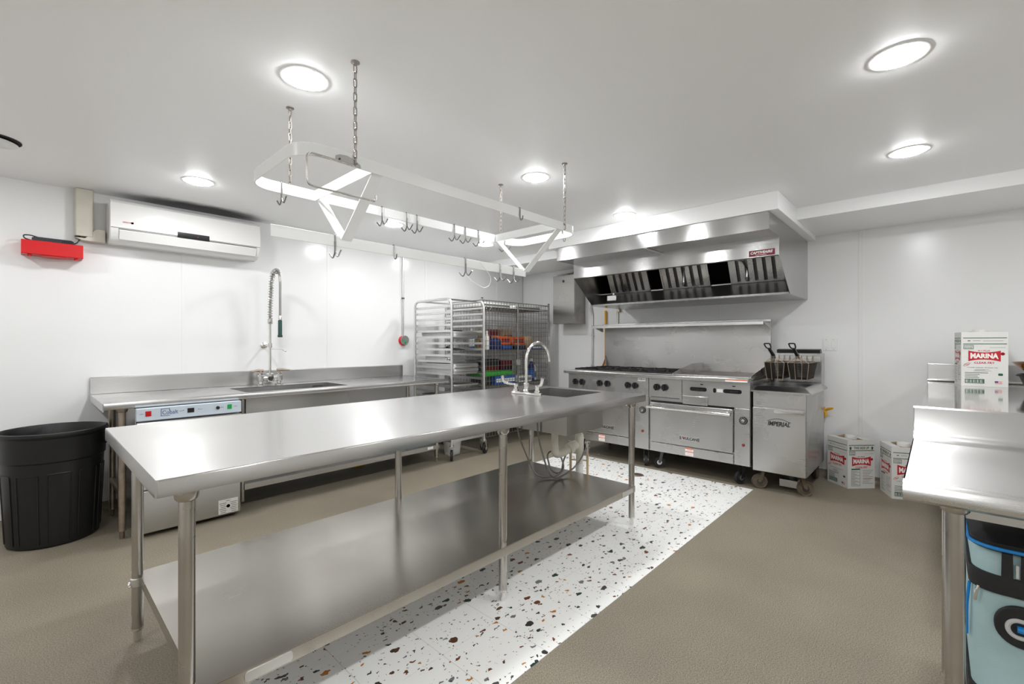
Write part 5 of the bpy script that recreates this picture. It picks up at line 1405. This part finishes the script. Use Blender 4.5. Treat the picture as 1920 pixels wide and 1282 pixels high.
b = MB().box(1.66, -1.0, .232, 2.28, -.055, .236)
for a in ((1.66, -1.0, 1.664, -.055), (2.276, -1.0, 2.28, -.055), (1.664, -1.0, 2.276, -.996), (1.664, -.059, 2.276, -.055)): b.box(a[0], a[1], .195, a[2], a[3], .2325)
b.build('undershelf', M_STY, nt_, smooth=False)

# insulated bag on that undershelf
cbg = thing('cooler_bag', 'pale aqua and black insulated bag with blue piping under the right foreground table', 'bag', (1.95, -.28, .236))
gx, gy = 1.975, -.288      # centre
hx, hy = .19, .215
def loop(z, sx_, sy_, r=.06, n=6): return [(gx + x, gy + y, z) for x, y in rrect(-sx_, -sy_, sx_, sy_, r, n)]
def loft(levels, m, nm, par, cap0=True, cap1=True):
    rings = [loop(z, a, b__, r) for z, a, b__, r in levels]; n = len(rings[0]); vs = [p for q in rings for p in q]; fs = []
    for i in range(len(rings) - 1):
        for k in range(n):
            l = (k + 1) % n; fs.append((i * n + k, i * n + l, (i + 1) * n + l, (i + 1) * n + k))
    if cap0: fs.append(tuple(reversed(range(n))))
    if cap1: fs.append(tuple((len(rings) - 1) * n + k for k in range(n)))
    return MB().add(vs, fs).build(nm, m, par)
loft([(.237, hx - .01, hy - .01, .05), (.25, hx + .004, hy + .004, .06), (.31, hx + .006, hy + .006, .06)], M_BAGD, 'base_panel', cbg)
loft([(.308, hx, hy, .06), (.42, hx + .007, hy + .007, .065), (.592, hx, hy, .06)], M_BAGC, 'body', cbg)
loft([(.588, hx + .006, hy + .006, .06), (.61, hx + .008, hy + .008, .06), (.636, hx + .006, hy + .006, .06)], M_BAGD, 'belt_band', cbg)
loft([(.634, hx, hy, .06), (.67, hx - .003, hy - .003, .06), (.702, hx - .010, hy - .010, .06)], M_BAGC, 'upper_panel', cbg)
ld = loft([(.700, hx + .003, hy + .003, .06), (.722, hx + .003, hy + .003, .06), (.742, hx - .03, hy - .03, .06), (.756, hx - .08, hy - .08, .06)], M_BAGD, 'lid', cbg)
MB().tube(loop(.708, hx + .005, hy + .005, .06), .005, 8, closed=True).build('zip_piping', M_BAGB, ld)
fxn = gx - hx
MB().prism(rrect(-.13, -.055, .13, .055, .052, 8), (fxn - .012, gy + .045, .515), (0, 1, 0), (0, 0, 1), (.012, 0, 0)).build('pocket_patch', M_BAGD, cbg, bevel=.004)
ptp = [(fxn - .014, gy + .05 + a, .512 + b__) for a, b__ in rrect(-.10, -.022, .10, .022, .021, 8)]
pp = MB().tube(ptp, .0055, 8, closed=True).build('pocket_piping', M_BAGW, cbg)
MB().tube([(fxn - .014, gy - .035, .512), (fxn - .014, gy + .133, .512)], .009, 8).build('pocket_zip', M_BAGB, cbg)
MB().tube(fillet([(fxn + .045, gy + hy + .004, .585), (fxn + .04, gy + hy + .010, .52), (fxn + .036, gy + hy + .010, .47), (fxn + .036, gy + hy + .010, .44)], .03), .004, 6).build('side_piping', M_BAGB, cbg)
MB().tube(fillet([(fxn + .012, gy + hy - .012, .592), (fxn + .010, gy + hy - .008, .578), (fxn + .014, gy + hy - .006, .55)], .01), .0035, 8).build('zip_pull', M_CHROME, cbg)
for y in (.150, .115):
    MB().prism([(-.011, .634), (.011, .634), (.010, .70), (-.010, .70)], (fxn - .007, gy + y, 0), (0, 1, 0), (0, 0, 1), (.007, 0, 0)).build('strap', M_BAGD, cbg)
MB().prism([(-.003, .642), (.003, .642), (.003, .675), (-.003, .675)], (fxn - .009, gy + .132, 0), (0, 1, 0), (0, 0, 1), (.007, 0, 0)).build('strap_keeper', M_BAGW, cbg)
MB().tube(fillet([(gx - .10, gy + .10, .742), (gx - .11, gy + .05, .775), (gx - .11, gy - .15, .775), (gx - .10, gy - .2, .742)], .04), .010, 8).build('carry_handle', M_BAGW, cbg)
of = thing('saucepan', 'dark pan with copper-coloured rim behind the insulated bag', 'pan', (2.2, -.10, .236))
MB().lathe([(.02, 0), (.055, 0), (.06, .01), (.06, .28), (.056, .28), (.054, .012), (.02, .01)], (2.232, -.118, .2365), 24, closed=True).build('body', M_IRON, of)
MB().tube(arc((2.232, -.118, .518), .060, 0, 2 * PI, 24, UX, UY)[:-1], .005, 6, closed=True).build('rim', mat('copper_rim', srgb(170, 84, 40), 0.35, 0.6), of)

# ================================================================== SMALL THINGS
vt = thing('ceiling_vent', 'black ceiling opening half hidden by a slipped white round cover, left edge', 'vent', (-.13, 3.74, ZC))
MB().lathe([(.004, -.001), (.115, -.001), (.115, -.003), (.004, -.003)], (-.122, 3.797, ZC), 36).build('opening', M_DARK, vt)
MB().lathe([(.004, 0), (.118, 0), (.120, -.002), (.112, -.006), (.004, -.007)], (-.139, 3.822, ZC - .0045), 36, (.05, -.04, 1)).build('cover', M_TRIM, vt)
ys = MB().prism([(0, 0), (.10, 0), (.098, .028), (.05, .034), (.003, .028)], (2.28, 4.30, .0005), (1, 0, 0), (0, 0, 1), (0, .07, 0)).build('sponge', M_YEL, bevel=.005)
tag(ys, 'yellow sponge lying on the floor under the left counter', 'sponge')
